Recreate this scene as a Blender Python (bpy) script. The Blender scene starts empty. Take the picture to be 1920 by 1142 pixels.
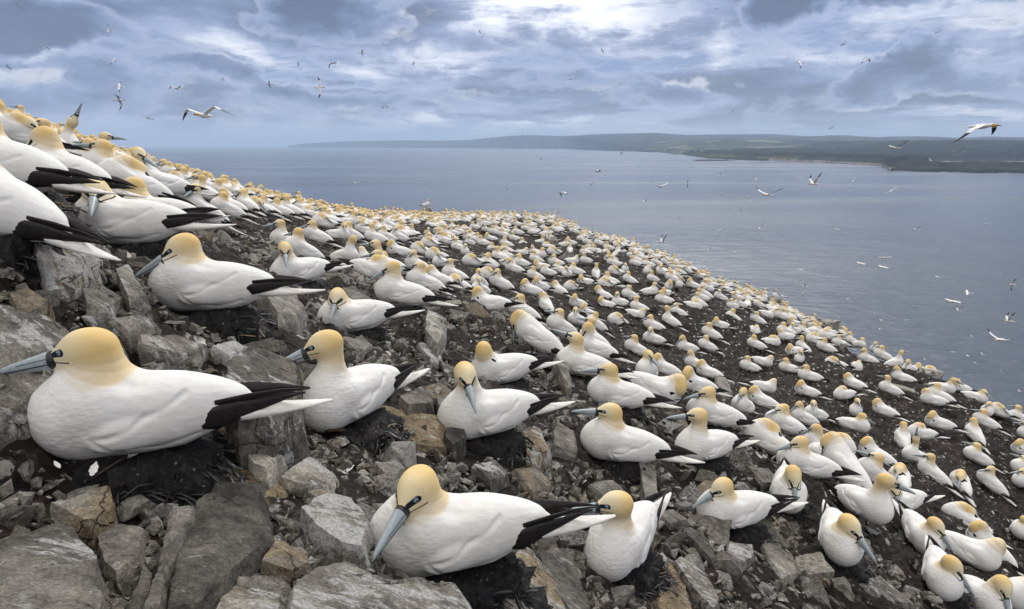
import bpy, bmesh, math, random
import numpy as np
from mathutils import Vector, Matrix, Euler
S = bpy.context.scene
COL = S.collection
R = math.radians
random.seed(7); RNG = np.random.default_rng(11)

# ------------------------------------------------------------------ camera, exposure
F = 1120.; PT = math.atan(299 / F); CP, SP = math.cos(PT), math.sin(PT)
cd = bpy.data.cameras.new('camera'); cam = bpy.data.objects.new('camera', cd); COL.objects.link(cam)
cd.sensor_width = 36; cd.lens = 36 * F / 1920; cd.clip_start = .05; cd.clip_end = 120000
cam.location = (0, 0, 0); cam.rotation_euler = (R(90) - PT, 0, 0)
S.camera = cam
S.view_settings.view_transform = 'Standard'; S.view_settings.look = 'None'
S.view_settings.exposure = 0.38; S.view_settings.gamma = 1
S.cycles.use_denoising = True
S.cycles.max_bounces = 5; S.cycles.diffuse_bounces = 3; S.cycles.glossy_bounces = 3
S.cycles.volume_bounces = 1; S.cycles.transparent_max_bounces = 4
S.cycles.sample_clamp_indirect = 4

def p3(u, v, d=1.0):
    a = (u - 960) / F; b = (571 - v) / F
    return np.array([a * d, d * (CP + b * SP), d * (-SP + b * CP)])
def azel(u, v):
    p = p3(u, v); return math.atan2(p[0], p[1]), math.atan2(p[2], math.hypot(p[0], p[1]))

# ------------------------------------------------------------------ node helper
class NB:
    def __init__(s, tree): s.t = tree; s.n = tree.nodes; s.l = tree.links
    def new(s, typ, **k):
        n = s.n.new(typ)
        for a, b in k.items(): setattr(n, a, b)
        return n
    def put(s, sock, v):
        if isinstance(v, bpy.types.NodeSocket): s.l.new(v, sock)
        elif v is not None:
            if sock.type == 'RGBA' and isinstance(v, (tuple, list)) and len(v) == 3: v = (*v, 1)
            sock.default_value = v
    def m(s, op, a, b=None, c=None, clamp=False):
        n = s.new('ShaderNodeMath', operation=op, use_clamp=clamp)
        for i, x in enumerate((a, b, c)):
            if x is not None: s.put(n.inputs[i], x)
        return n.outputs[0]
    def vm(s, op, a, b=None, out=0):
        n = s.new('ShaderNodeVectorMath', operation=op)
        s.put(n.inputs[0], a)
        if b is not None:
            s.put(n.inputs['Scale' if op == 'SCALE' else 1], b)
        return n.outputs[out]
    def sep(s, v):
        n = s.new('ShaderNodeSeparateXYZ'); s.put(n.inputs[0], v); return n.outputs
    def comb(s, x, y, z):
        n = s.new('ShaderNodeCombineXYZ')
        for i, q in enumerate((x, y, z)): s.put(n.inputs[i], q)
        return n.outputs[0]
    def noise(s, vec, scale, detail=4, rough=.55, dist=0, lac=2.0, col=False):
        n = s.new('ShaderNodeTexNoise'); s.put(n.inputs['Vector'], vec)
        for k, v in (('Scale', scale), ('Detail', detail), ('Roughness', rough), ('Distortion', dist), ('Lacunarity', lac)): s.put(n.inputs[k], v)
        return n.outputs['Color' if col else 'Fac']
    def voro(s, vec, scale, feature='F1', rnd=1.0, out='Distance'):
        n = s.new('ShaderNodeTexVoronoi', feature=feature); s.put(n.inputs['Vector'], vec); s.put(n.inputs['Scale'], scale); s.put(n.inputs['Randomness'], rnd)
        return n.outputs[out]
    def ramp(s, f, stops, interp='LINEAR'):
        n = s.new('ShaderNodeValToRGB'); cr = n.color_ramp; cr.interpolation = interp
        while len(cr.elements) < len(stops): cr.elements.new(.5)
        for e, (p, c) in zip(cr.elements, stops):
            e.position = p; e.color = (*c, 1) if isinstance(c, (tuple, list)) else (c, c, c, 1)
        s.put(n.inputs[0], f); return n.outputs[0]
    def mix(s, f, a, b, mode='MIX'):
        n = s.new('ShaderNodeMix', data_type='RGBA', blend_type=mode); s.put(n.inputs[0], f); s.put(n.inputs[6], a); s.put(n.inputs[7], b)
        return n.outputs[2]
    def ss(s, x, lo, hi, a=0., b=1.):
        n = s.new('ShaderNodeMapRange', interpolation_type='SMOOTHSTEP')
        for k, v in zip((0, 1, 2, 3, 4), (x, lo, hi, a, b)): s.put(n.inputs[k], v)
        return n.outputs[0]
    def bump(s, h, strength, dist, normal=None):
        n = s.new('ShaderNodeBump'); s.put(n.inputs['Height'], h); s.put(n.inputs['Strength'], strength); s.put(n.inputs['Distance'], dist)
        if normal is not None: s.put(n.inputs['Normal'], normal)
        return n.outputs[0]
def mat(name):
    m = bpy.data.materials.new(name); m.use_nodes = True
    b = NB(m.node_tree); P = m.node_tree.nodes['Principled BSDF']
    return m, b, P

# ------------------------------------------------------------------ world: physical sky behind layered cloud
SUN_EL, SUN_AZ = R(48), R(17)          # azimuth from +Y towards +X
W = bpy.data.worlds.new('World'); S.world = W; W.use_nodes = True
b = NB(W.node_tree); bg = W.node_tree.nodes['Background']
sky = b.new('ShaderNodeTexSky', sky_type='NISHITA'); sky.sun_disc = False
sky.sun_elevation = SUN_EL; sky.sun_rotation = SUN_AZ
tc = b.new('ShaderNodeTexCoord'); D = tc.outputs['Generated']
dx, dy, dz = b.sep(D)
az = b.m('ARCTAN2', dx, dy); el = b.m('ARCSINE', dz)
zc = b.m('ADD', b.m('MAXIMUM', dz, 0.0), .085)
q = b.comb(b.m('DIVIDE', dx, zc), b.m('DIVIDE', dy, zc), 0)
ds_ = b.vm('MULTIPLY', D, (1, 1, 2.4))
qw = b.vm('ADD', q, b.vm('SCALE', b.vm('SUBTRACT', b.noise(q, .8, 5, .6, col=True), (.5, .5, .5)), 1.1))
dw = b.vm('ADD', ds_, b.vm('SCALE', b.vm('SUBTRACT', b.noise(ds_, 6, 8, .62, col=True), (.5, .5, .5)), .16))
n1 = b.noise(qw, .40, 10, .58)
n2 = b.noise(b.vm('ADD', dw, (1.7, 0, .6)), 3.3, 12, .57)
n3 = b.noise(b.vm('ADD', qw, (7.3, 2.1, 3.3)), .95, 11, .57)
n4 = b.noise(b.vm('ADD', b.vm('MULTIPLY', dw, (1, 1, 2.2)), (4.1, 3, .2)), 9.0, 11, .60)
bil = b.m('SUBTRACT', .5, b.voro(b.vm('ADD', dw, b.vm('SCALE', b.noise(ds_, 22, 5, .6, col=True), .04)), 11, 'F1'))
steer = 0.0
# big cloud masses (u, v, half width, half height in photo pixels, weight)
wz = b.vm('SCALE', b.vm('SUBTRACT', b.noise(D, 3.2, 6, .6, col=True), (.5, .5, .5)), .30)
wx, wy, _ = b.sep(wz)
azw = b.m('ADD', az, wx); elw = b.m('ADD', el, b.m('MULTIPLY', wy, .6))
for (u, v, ru, rv, w) in [(930, 20, 220, 58, .42), (1130, 15, 150, 60, .30), (1380, 55, 70, 40, .42), (640, 22, 200, 56, -.55), (1500, 18, 200, 44, -.50),
        (60, 35, 160, 60, -.36), (270, 105, 150, 50, -.24), (500, 95, 170, 28, .26), (820, 100, 130, 26, .26), (440, 12, 110, 22, .30), (1655, 70, 85, 45, .40), (1500, 70, 80, 30, .1),
        (1240, 150, 330, 34, -.34), (1740, 140, 190, 40, -.30), (650, 150, 190, 18, -.20), (200, 200, 280, 26, -.15), (980, 222, 170, 20, .30),
        (1300, 236, 160, 14, .20), (1850, 205, 120, 14, .30), (100, 118, 160, 14, .18), (1500, 180, 220, 18, -.10), (800, 205, 80, 12, .16), (1850, 30, 120, 40, .12),
        (560, 240, 400, 14, .02)]:
    a0, e0 = azel(u, v); a1, _ = azel(u + ru, v); _, e1 = azel(u, v - rv)
    xx = b.m('DIVIDE', b.m('SUBTRACT', azw, a0), abs(a1 - a0)); yy = b.m('DIVIDE', b.m('SUBTRACT', elw, e0), abs(e1 - e0))
    r2 = b.m('ADD', b.m('MULTIPLY', xx, xx), b.m('MULTIPLY', yy, yy))
    g = b.m('POWER', 2.71828, b.m('MULTIPLY', r2, -1.0))
    steer = b.m('MULTIPLY_ADD', g, w, steer)
sun_side = b.ss(b.m('ADD', n3, b.m('MULTIPLY', steer, .45)), .44, .66, .0, 1.)
def layer(n, thr, under, lit, k=1.0, a=1.):
    # a sheet of cloud: crisp edge, a rim that is sunlit in places, darker belly where it is thick
    e = b.m('SUBTRACT', n, thr)
    c_ = b.ramp(b.m('MULTIPLY', e, 6.0 * k), [(0., (.50, .55, .71)), (.12, (.385, .43, .59)), (.30, (.27, .325, .49)), (.55, (.18, .225, .37)), (.80, (.12, .155, .265)), (1., (.09, .117, .20))])
    c_ = b.mix(b.m('MULTIPLY', b.ss(e, .0, .085 / k, .85, 0.), sun_side), c_, lit)
    return b.mix(b.ss(e, -.02, .06, 0., a), under, c_)
low = b.ss(el, .0, .12, 1., 0.)
open_ = b.mix(b.ss(b.m('ADD', n3, b.m('MULTIPLY', steer, .45)), .42, .72), (.22, .29, .48), (.92, .92, .96))
open_ = b.mix(b.m('MULTIPLY', low, .8), open_, b.mix(b.ss(n3, .42, .62), (.48, .53, .66), (.92, .88, .84)))
lit1 = (1.0, .985, .97)
ccol = layer(b.m('ADD', b.m('MULTIPLY_ADD', bil, .10, n4), b.m('MULTIPLY', steer, -.05)), .51, open_, (.95, .89, .83), .9)
ccol = b.mix(b.ss(el, .02, .22, 0., .85), ccol, open_)
ccol = layer(b.m('ADD', b.m('ADD', b.m('MULTIPLY', n1, .5), b.m('MULTIPLY', n3, .5)), b.m('ADD', b.m('MULTIPLY', steer, -.26), b.m('MULTIPLY', bil, .06))), .425, ccol, (.82, .84, .91), 1.0, .92)
ccol = layer(b.m('ADD', b.m('MULTIPLY_ADD', bil, .08, n2), b.m('MULTIPLY', steer, -.60)), .510, ccol, lit1, .95, .95)
tone = n1
hz = b.ss(el, -.01, .05, .62, 0.)
ccol = b.mix(hz, ccol, (.58, .62, .70))
high = b.ss(el, .22, .40, 0., 1.)
hi_ = b.mix(b.ss(n1, .35, .65), (.62, .63, .67), (1.35, 1.29, 1.22))
lobe = b.m('MULTIPLY', b.ss(b.m('ABSOLUTE', b.m('SUBTRACT', az, .30)), .10, .50, 1., 0.), b.ss(el, .9, .3))
ccol = b.mix(high, ccol, b.vm('SCALE', hi_, b.m('MULTIPLY_ADD', lobe, 1.2, .85)))
cl = b.vm('SCALE', ccol, 10.0)
cover = b.ss(n1, .30, .45, .90, .96)
b.put(bg.inputs['Color'], b.mix(cover, sky.outputs[0], cl)); bg.inputs['Strength'].default_value = .1
try: W.cycles.sampling_method = 'MANUAL'; W.cycles.sample_map_resolution = 512
except Exception: pass
sd = bpy.data.lights.new('sun', 'SUN'); sd.energy = 1.5; sd.angle = R(14); sd.color = (1, .97, .92)
so = bpy.data.objects.new('sun', sd); COL.objects.link(so)
sv = Vector((math.sin(SUN_AZ) * math.cos(SUN_EL), math.cos(SUN_AZ) * math.cos(SUN_EL), math.sin(SUN_EL)))
so.rotation_euler = sv.to_track_quat('Z', 'Y').to_euler()

# ------------------------------------------------------------------ small numeric tools
def _h(ix, iy, iz, seed):
    n = (ix.astype(np.int64) * 374761393 + iy.astype(np.int64) * 668265263 + iz.astype(np.int64) * 2147483647 + seed * 974634777) & 0xffffffff
    n = ((n ^ (n >> 13)) * 1274126177) & 0xffffffff
    n = ((n ^ (n >> 16)) * 2246822519) & 0xffffffff
    return ((n ^ (n >> 15)) & 0xffff) / 32767.5 - 1.0
def vnoise(P, seed=0):
    P = np.asarray(P, float); i = np.floor(P).astype(np.int64); f = P - i; f = f * f * f * (f * (f * 6 - 15) + 10)
    out = 0
    for a in (0, 1):
        wa = f[..., 0] if a else 1 - f[..., 0]
        for c in (0, 1):
            wc = f[..., 1] if c else 1 - f[..., 1]
            for e in (0, 1):
                we = f[..., 2] if e else 1 - f[..., 2]
                out = out + wa * wc * we * _h(i[..., 0] + a, i[..., 1] + c, i[..., 2] + e, seed)
    return out
def fbm(P, octv=4, gain=.5, seed=0):
    s = 0; a = 1.
    for k in range(octv):
        s = s + a * vnoise(P * (2.03 ** k) + 17.3 * k, seed + k); a *= gain
    return s
def sst(x, a, c):
    t = np.clip((x - a) / (c - a), 0, 1); return t * t * (3 - 2 * t)

def mesh_from(name, V, Fc, mats=(), smooth=True, midx=None, attrs=None):
    me = bpy.data.meshes.new(name)
    V = np.asarray(V, np.float32)
    if isinstance(Fc, np.ndarray):
        k = Fc.shape[1]; n = len(Fc)
        me.vertices.add(len(V)); me.vertices.foreach_set('co', V.ravel())
        me.loops.add(n * k); me.loops.foreach_set('vertex_index', Fc.astype(np.int32).ravel())
        me.polygons.add(n); me.polygons.foreach_set('loop_start', np.arange(0, n * k, k, dtype=np.int32))
        me.update(calc_edges=True)
    else:
        me.from_pydata(V.tolist(), [], [list(f) for f in Fc])
    for m in mats: me.materials.append(m)
    if midx is not None: me.polygons.foreach_set('material_index', np.asarray(midx, np.int32))
    me.polygons.foreach_set('use_smooth', np.full(len(me.polygons), smooth))
    for k, arr in (attrs or {}).items():
        arr = np.asarray(arr, np.float32)
        if arr.ndim == 1: a = me.attributes.new(k, 'FLOAT', 'POINT'); a.data.foreach_set('value', arr)
        elif arr.shape[1] == 3: a = me.attributes.new(k, 'FLOAT_VECTOR', 'POINT'); a.data.foreach_set('vector', arr.ravel())
        else: a = me.attributes.new(k, 'FLOAT_COLOR', 'POINT'); a.data.foreach_set('color', arr.ravel())
    me.update(); return me
def link(name, me, parent=None, **props):
    o = bpy.data.objects.new(name, me); COL.objects.link(o)
    if parent is not None: o.parent = parent
    for k, v in props.items():
        if v: o[k] = v
    return o
def grid_faces(ni, nj):
    i, j = np.meshgrid(np.arange(ni - 1), np.arange(nj - 1), indexing='ij')
    a = i * nj + j
    return np.stack([a, a + nj, a + nj + 1, a + 1], -1).reshape(-1, 4)

# ------------------------------------------------------------------ the slope: one smooth height field through surveyed points
CTRL = [(240,860,1.75),(820,1072,1.85),(1165,1062,2.9),(650,800,2.65),(910,820,3.2),(1150,868,3.8),(400,590,2.85),(660,628,4.6),(1360,990,3.9),
(1565,1048,4.1),(1755,1107,4.6),(1190,663,10.3),(1410,695,12.3),(1650,780,10.5),(1820,905,8.5),(1850,1040,6.4),(1500,893,5.4),(1340,795,5.8),(1310,865,4.8),
(1150,767,5.0),(940,722,4.9),(1000,670,5.6),(1100,685,6),(915,588,7.3),(800,548,6.5),(560,538,5.5),(745,578,5.2),(645,507,8),(500,465,6.5),(905,502,13),(925,477,17),
(1155,533,15.5),(1080,575,12),(1155,612,12.8),(1265,585,14),(1310,570,15),(0,430,2.3),(120,352,4.0),(235,468,3.2),(180,335,6.6),(110,300,6.4),(30,285,5.0),(75,245,24),(0,212,30),
(310,387,5.6),(370,415,7),(450,392,9.5),(230,300,15),(330,338,15),(430,358,16),(560,390,18),(650,402,28),(800,405,36),(900,410,33),(1000,406,29),(1090,434,26),(1170,458,25),
(1260,492,25),(1340,527,26),(1440,558,26),(1540,622,20),(1600,645,16),(1740,705,12.5),(1800,740,13),(1850,768,12.3),(1920,795,11.5),(1880,1000,7.8),
(0,1000,1.35),(450,1120,1.35),(0,620,1.75),(960,1142,2.0),(1300,1142,2.9),(1640,690,13.5),(750,470,11)]
def _ds(c):
    t = min(1, max(0, (c[2] - 4.5) / 3.5)); return p3(c[0], c[1], c[2] * (1 + .22 * t * t * (3 - 2 * t)))
_P = np.array([_ds(c) for c in CTRL])
def _co(x, y):
    r = np.hypot(x, y) + 1e-9; return np.arctan2(x, y) * 1.6, np.log(r), r
_A, _L, _R = _co(_P[:, 0], _P[:, 1]); _Q = _P[:, 2] / _R
def _phi(d2): return .5 * d2 * np.log(d2 + 1e-12)
_K = _phi((_A[:, None] - _A) ** 2 + (_L[:, None] - _L) ** 2) + .02 * np.eye(len(_A))
_T = np.stack([np.ones(len(_A)), _A, _L], 1)
_W = np.linalg.solve(np.block([[_K, _T], [_T.T, np.zeros((3, 3))]]), np.r_[_Q, 0, 0, 0])
EDGE = [(0,200,32),(75,238,30),(150,276,26),(230,303,19),(330,343,16),(430,365,18),(560,391,20),(650,402,27),(800,405,35),(900,409,32),(1000,406,29),(1090,434,26),(1170,458,25),
        (1260,492,25),(1340,527,25.5),(1440,560,25.5),(1540,625,19.5),(1600,655,16.5),(1740,708,13.2),(1800,745,12.8),(1850,772,12.3),(1920,800,11.9)]
_E = np.array([_ds(c) for c in EDGE]); _Ea = np.arctan2(_E[:, 0], _E[:, 1]); _Er = np.hypot(_E[:, 0], _E[:, 1])
def edge_r(a):
    return np.interp(a, _Ea, _Er) * (1 + .025 * np.sin(a * 31) + .02 * np.sin(a * 77 + 1))
def hs(x, y):
    a, l, r = _co(x, y)
    az = np.clip(a, -1.6, 1.6); lc = np.clip(l, math.log(.8), math.log(60))
    s = _W[-3] + _W[-2] * az + _W[-1] * lc
    for i in range(len(_A)): s = s + _W[i] * _phi((az - _A[i]) ** 2 + (lc - _L[i]) ** 2)
    z = s * r
    e = r - edge_r(a / 1.6)
    ep = np.maximum(e, 0)
    return z - .75 * ep ** 2 / (ep + .8) - .6 * np.maximum(ep - 3, 0)
def cast(u, v, off=0.0, dmax=70):
    ds = np.exp(np.linspace(math.log(.6), math.log(dmax), 900)); p = p3(u, v)
    g = p[2] * ds - hs(p[0] * ds, p[1] * ds) - off
    w = np.nonzero(g < 0)[0]
    if not len(w) or w[0] == 0: return cast(u, v + 3, off, dmax) if v < 1160 else None
    i = w[0]; t = g[i - 1] / (g[i - 1] - g[i]); d = ds[i - 1] + t * (ds[i] - ds[i - 1])
    return p * d
# ------------------------------------------------------------------ materials of the setting
def m_soil():
    m, b, P = mat('soil'); g = b.new('ShaderNodeNewGeometry').outputs['Position']
    n1 = b.noise(g, 1.3, 8, .62); n2 = b.noise(g, 14, 8, .68); n3 = b.noise(g, 60, 5, .7); v = b.voro(g, 26); v2 = b.voro(b.vm('ADD', g, b.vm('SCALE', b.noise(g, 9, 3, .5, col=True), .12)), 9)
    c = b.ramp(n2, [(.3, (.004, .003, .0027)), (.5, (.012, .0085, .0065)), (.66, (.030, .021, .015)), (.85, (.10, .08, .06))])
    c = b.mix(b.ss(n1, .48, .70, 0, .5), c, (.036, .025, .017))
    fl = b.m('MULTIPLY', b.ss(v, .10, .20, 1, 0), b.ss(b.noise(g, 5, 4, .6), .50, .64))
    c = b.mix(b.m('MULTIPLY', fl, .75), c, (.50, .47, .43))
    fl2 = b.m('MULTIPLY', b.ss(v2, .12, .22, 1, 0), b.ss(b.noise(g, 2.2, 5, .6), .52, .66))
    c = b.mix(b.m('MULTIPLY', fl2, .65), c, (.26, .24, .21))
    fl3 = b.m('MULTIPLY', b.ss(b.voro(g, 12), .10, .16, 1, 0), b.ss(b.noise(g, 3.1, 5, .6), .50, .60))
    c = b.mix(fl3, c, (.50, .48, .45))
    gd = b.vm('ADD', g, b.vm('SCALE', b.noise(g, 16, 4, .6, col=True), .10)); f4 = b.voro(gd, 6.5); f5 = b.voro(gd, 3.6)
    c = b.mix(b.m('MULTIPLY', b.ss(f4, .17, .23, 1, 0), b.ss(b.noise(g, 1.9, 5, .6), .42, .56)), c, b.mix(n2, (.22, .19, .16), (.60, .58, .55)))
    c = b.mix(b.m('MULTIPLY', b.ss(f5, .12, .15, 1, 0), b.ss(b.noise(g, 1.1, 5, .6), .46, .60)), c, b.mix(n2, (.16, .14, .12), (.48, .46, .43)))
    c = b.vm('SCALE', c, b.ss(b.noise(g, 6.5, 7, .68), .34, .66, .55, 1.6))
    gu = b.m('MULTIPLY', b.ss(b.noise(b.vm('MULTIPLY', b.vm('ADD', g, b.vm('SCALE', b.noise(g, 5, 4, .6, col=True), .3)), (.9, 2.6, 1)), 2.6, 9, .74), .58, .68), b.ss(n2, .40, .62, .1, .8))
    c = b.mix(gu, c, (.30, .28, .255))
    b.put(P.inputs['Base Color'], c); P.inputs['Roughness'].default_value = .8; P.inputs['Specular IOR Level'].default_value = .25
    hh = b.m('ADD', b.m('MULTIPLY', n2, .5), b.m('ADD', b.m('MULTIPLY', n3, .2), b.m('MULTIPLY', b.m('SUBTRACT', 1, v), .35)))
    b.put(P.inputs['Normal'], b.bump(hh, .95, .06)); return m
def m_rock():
    m, b, P = mat('rock'); t = b.new('ShaderNodeTexCoord').outputs['Object']; oi = b.new('ShaderNodeObjectInfo')
    at = b.new('ShaderNodeAttribute', attribute_name='rnd')
    rnd = b.m('FRACT', b.m('ADD', oi.outputs['Random'], at.outputs['Fac'])); oc = b.sep(oi.outputs['Color'])
    t = b.vm('ADD', t, b.comb(b.m('MULTIPLY', rnd, 9), b.m('MULTIPLY', rnd, 5), 0))
    n1 = b.noise(t, 4, 9, .66, .3); n2 = b.noise(t, 24, 8, .72); n3 = b.noise(t, 110, 4, .7); n5 = b.noise(t, 2.1, 6, .6, .6)
    mp = b.new('ShaderNodeMapping'); b.put(mp.inputs[0], t); mp.inputs['Rotation'].default_value = (.5, .3, .7); mp.inputs['Scale'].default_value = (1, 7, 3)
    ns = b.noise(mp.outputs[0], 6, 6, .65)
    c = b.ramp(b.m('ADD', b.m('MULTIPLY', n1, .6), b.m('MULTIPLY', n2, .4)), [(.30, (.026, .024, .021)), (.43, (.080, .073, .064)), (.55, (.20, .185, .158)), (.72, (.42, .395, .34))])
    c = b.mix(b.m('MULTIPLY', b.ss(ns, .5, .7), .35), c, (.20, .185, .155))
    # object colour: x tone, y ochre, z white wash
    tone = b.m('ADD', b.m('MULTIPLY', b.m('SUBTRACT', rnd, .5), .8), b.m('MULTIPLY', oc[0], 1.35))
    c = b.vm('SCALE', c, b.m('MAXIMUM', tone, .3))
    och = b.m('MULTIPLY', b.ss(b.m('ADD', n5, b.m('MULTIPLY', oc[1], .30)), .60, .74), .85)
    c = b.mix(och, c, b.ramp(n2, [(.35, (.12, .082, .045)), (.6, (.31, .235, .13)), (.8, (.48, .41, .29))]))
    ws = b.m('MULTIPLY', b.ss(b.m('ADD', b.m('ADD', b.m('MULTIPLY', ns, .4), b.m('MULTIPLY', b.noise(b.vm('ADD', t, (4, 4, 4)), 7, 8, .7, .5), .6)), b.m('MULTIPLY', oc[2], .17)), .585, .645), .78)
    c = b.mix(ws, c, (.50, .50, .49))
    c = b.vm('SCALE', c, b.ss(b.m('ADD', b.m('MULTIPLY', n3, .6), b.m('MULTIPLY', b.noise(t, 260, 3, .7), .4)), .36, .64, .62, 1.45))
    sp = b.ss(b.voro(t, 42), .07, .13, 1, 0)
    c = b.mix(b.m('MULTIPLY', sp, b.ss(n1, .45, .6, 0, .8)), c, (.55, .55, .53))
    cr = b.voro(b.vm('ADD', t, wobv(b, t)), 5.5, 'DISTANCE_TO_EDGE'); crm = b.m('MULTIPLY', b.ss(cr, .0, .018, 1, 0), b.ss(n5, .50, .58))
    c = b.mix(b.m('MULTIPLY', crm, .8), c, (.012, .010, .009))
    b.put(P.inputs['Base Color'], c); P.inputs['Roughness'].default_value = .78; P.inputs['Specular IOR Level'].default_value = .3
    hh = b.m('ADD', b.m('MULTIPLY', n1, .9), b.m('ADD', b.m('MULTIPLY', n2, .55), b.m('ADD', b.m('MULTIPLY', n3, .26), b.m('MULTIPLY', ns, .25))))
    hh = b.m('SUBTRACT', hh, b.m('MULTIPLY', crm, .35))
    b.put(P.inputs['Normal'], b.bump(hh, .9, .045)); return m
def wobv(b, t): return b.vm('SCALE', b.noise(t, 6, 4, .6, col=True), .14)
M_SOIL, M_ROCK = m_soil(), m_rock()
def m_nest():
    m, b, P = mat('nest'); g = b.new('ShaderNodeNewGeometry').outputs['Position']
    n = b.noise(g, 38, 7, .7); w = b.noise(g, 11, 5, .6)
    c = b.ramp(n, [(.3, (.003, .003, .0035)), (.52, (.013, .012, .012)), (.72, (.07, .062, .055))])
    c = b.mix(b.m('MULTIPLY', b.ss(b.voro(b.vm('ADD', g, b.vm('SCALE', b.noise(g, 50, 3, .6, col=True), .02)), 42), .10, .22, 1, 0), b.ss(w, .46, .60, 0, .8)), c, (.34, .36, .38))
    b.put(P.inputs['Base Color'], c); P.inputs['Roughness'].default_value = .45
    b.put(P.inputs['Normal'], b.bump(n, 1, .05)); return m
M_NEST = m_nest()

# ------------------------------------------------------------------ ground of the rock island
def build_ground():
    az = np.r_[np.linspace(-1.45, -.80, 50)[:-1], np.linspace(-.80, .80, 620), np.linspace(.80, 1.45, 50)[1:]]
    rr = [.35]
    while rr[-1] < 150: rr.append(rr[-1] * (1.0065 if rr[-1] < 45 else 1.05))
    rr = np.array(rr); A, Rr = np.meshgrid(az, rr, indexing='ij')
    X = np.sin(A) * Rr; Y = np.cos(A) * Rr; Z = hs(X, Y)
    P = np.stack([X, Y, Z * 0], -1)
    n = fbm(P * 1.7, 3) * .035 + fbm(P * 7, 4, .6, 5) * .016 + np.abs(vnoise(P * 17, 9)) * .012
    lump = fbm(P * .35, 3, .5, 21) * .16 * sst(Rr, 8, 20)
    big = np.abs(fbm(P * .55, 3, .6, 31)) * 1.0 * sst(Rr, edge_r(A) - 1.5, edge_r(A) + 3)
    Z = Z + n * np.clip(Rr / 2.5, .5, 2.4) + lump - big * .5
    for bx, by, bz, rad in FLAT:
        d = np.hypot(X - bx, Y - by); w = 1 - sst(d, rad * .7, rad * 1.5); Z = Z * (1 - w) + (bz) * w
    me = mesh_from('ground', np.stack([X, Y, Z], -1).reshape(-1, 3), grid_faces(*X.shape), [M_SOIL])
    link('ground', me, kind='structure')

# ------------------------------------------------------------------ sea
SEA = -70.
def build_sea():
    m, b, P = mat('sea'); g = b.new('ShaderNodeNewGeometry').outputs['Position']
    mp = b.new('ShaderNodeMapping'); b.put(mp.inputs[0], g); mp.inputs['Rotation'].default_value = (0, 0, R(-24)); mp.inputs['Scale'].default_value = (.35, 1, 1)
    w1 = b.noise(mp.outputs[0], .16, 5, .6, .4); w2 = b.noise(mp.outputs[0], .55, 4, .6, .3); w3 = b.noise(g, .03, 4, .5)
    gust = b.noise(b.vm('MULTIPLY', g, (.0011, .004, 1)), 1.0, 5, .6, .8)
    b.put(P.inputs['Base Color'], b.mix(gust, (.015, .029, .046), (.026, .045, .066))); P.inputs['IOR'].default_value = 1.6
    b.put(P.inputs['Roughness'], b.ss(gust, .36, .64, .18, .28))
    dist = b.vm('LENGTH', g, out=1)
    hh = b.m('ADD', b.m('MULTIPLY', w1, 1.0), b.m('ADD', b.m('MULTIPLY', w2, .32), b.m('MULTIPLY', w3, 1.2)))
    b.put(P.inputs['Normal'], b.bump(hh, b.ss(dist, 60, 1500, .75, .10), 1.5))
    # nested rings so that the sheet reaches the horizon
    rr = np.r_[20, 60, 150, 400, 1000, 2500, 6000, 15000, 34000, 55000]; az = np.linspace(0, 2 * math.pi, 97)
    A, Rr = np.meshgrid(az, rr, indexing='ij')
    me = mesh_from('sea', np.stack([np.sin(A) * Rr, np.cos(A) * Rr, A * 0 + SEA], -1).reshape(-1, 3), grid_faces(*A.shape)[:, ::-1].copy(), [m], smooth=False)
    link('sea', me, kind='structure')

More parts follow.
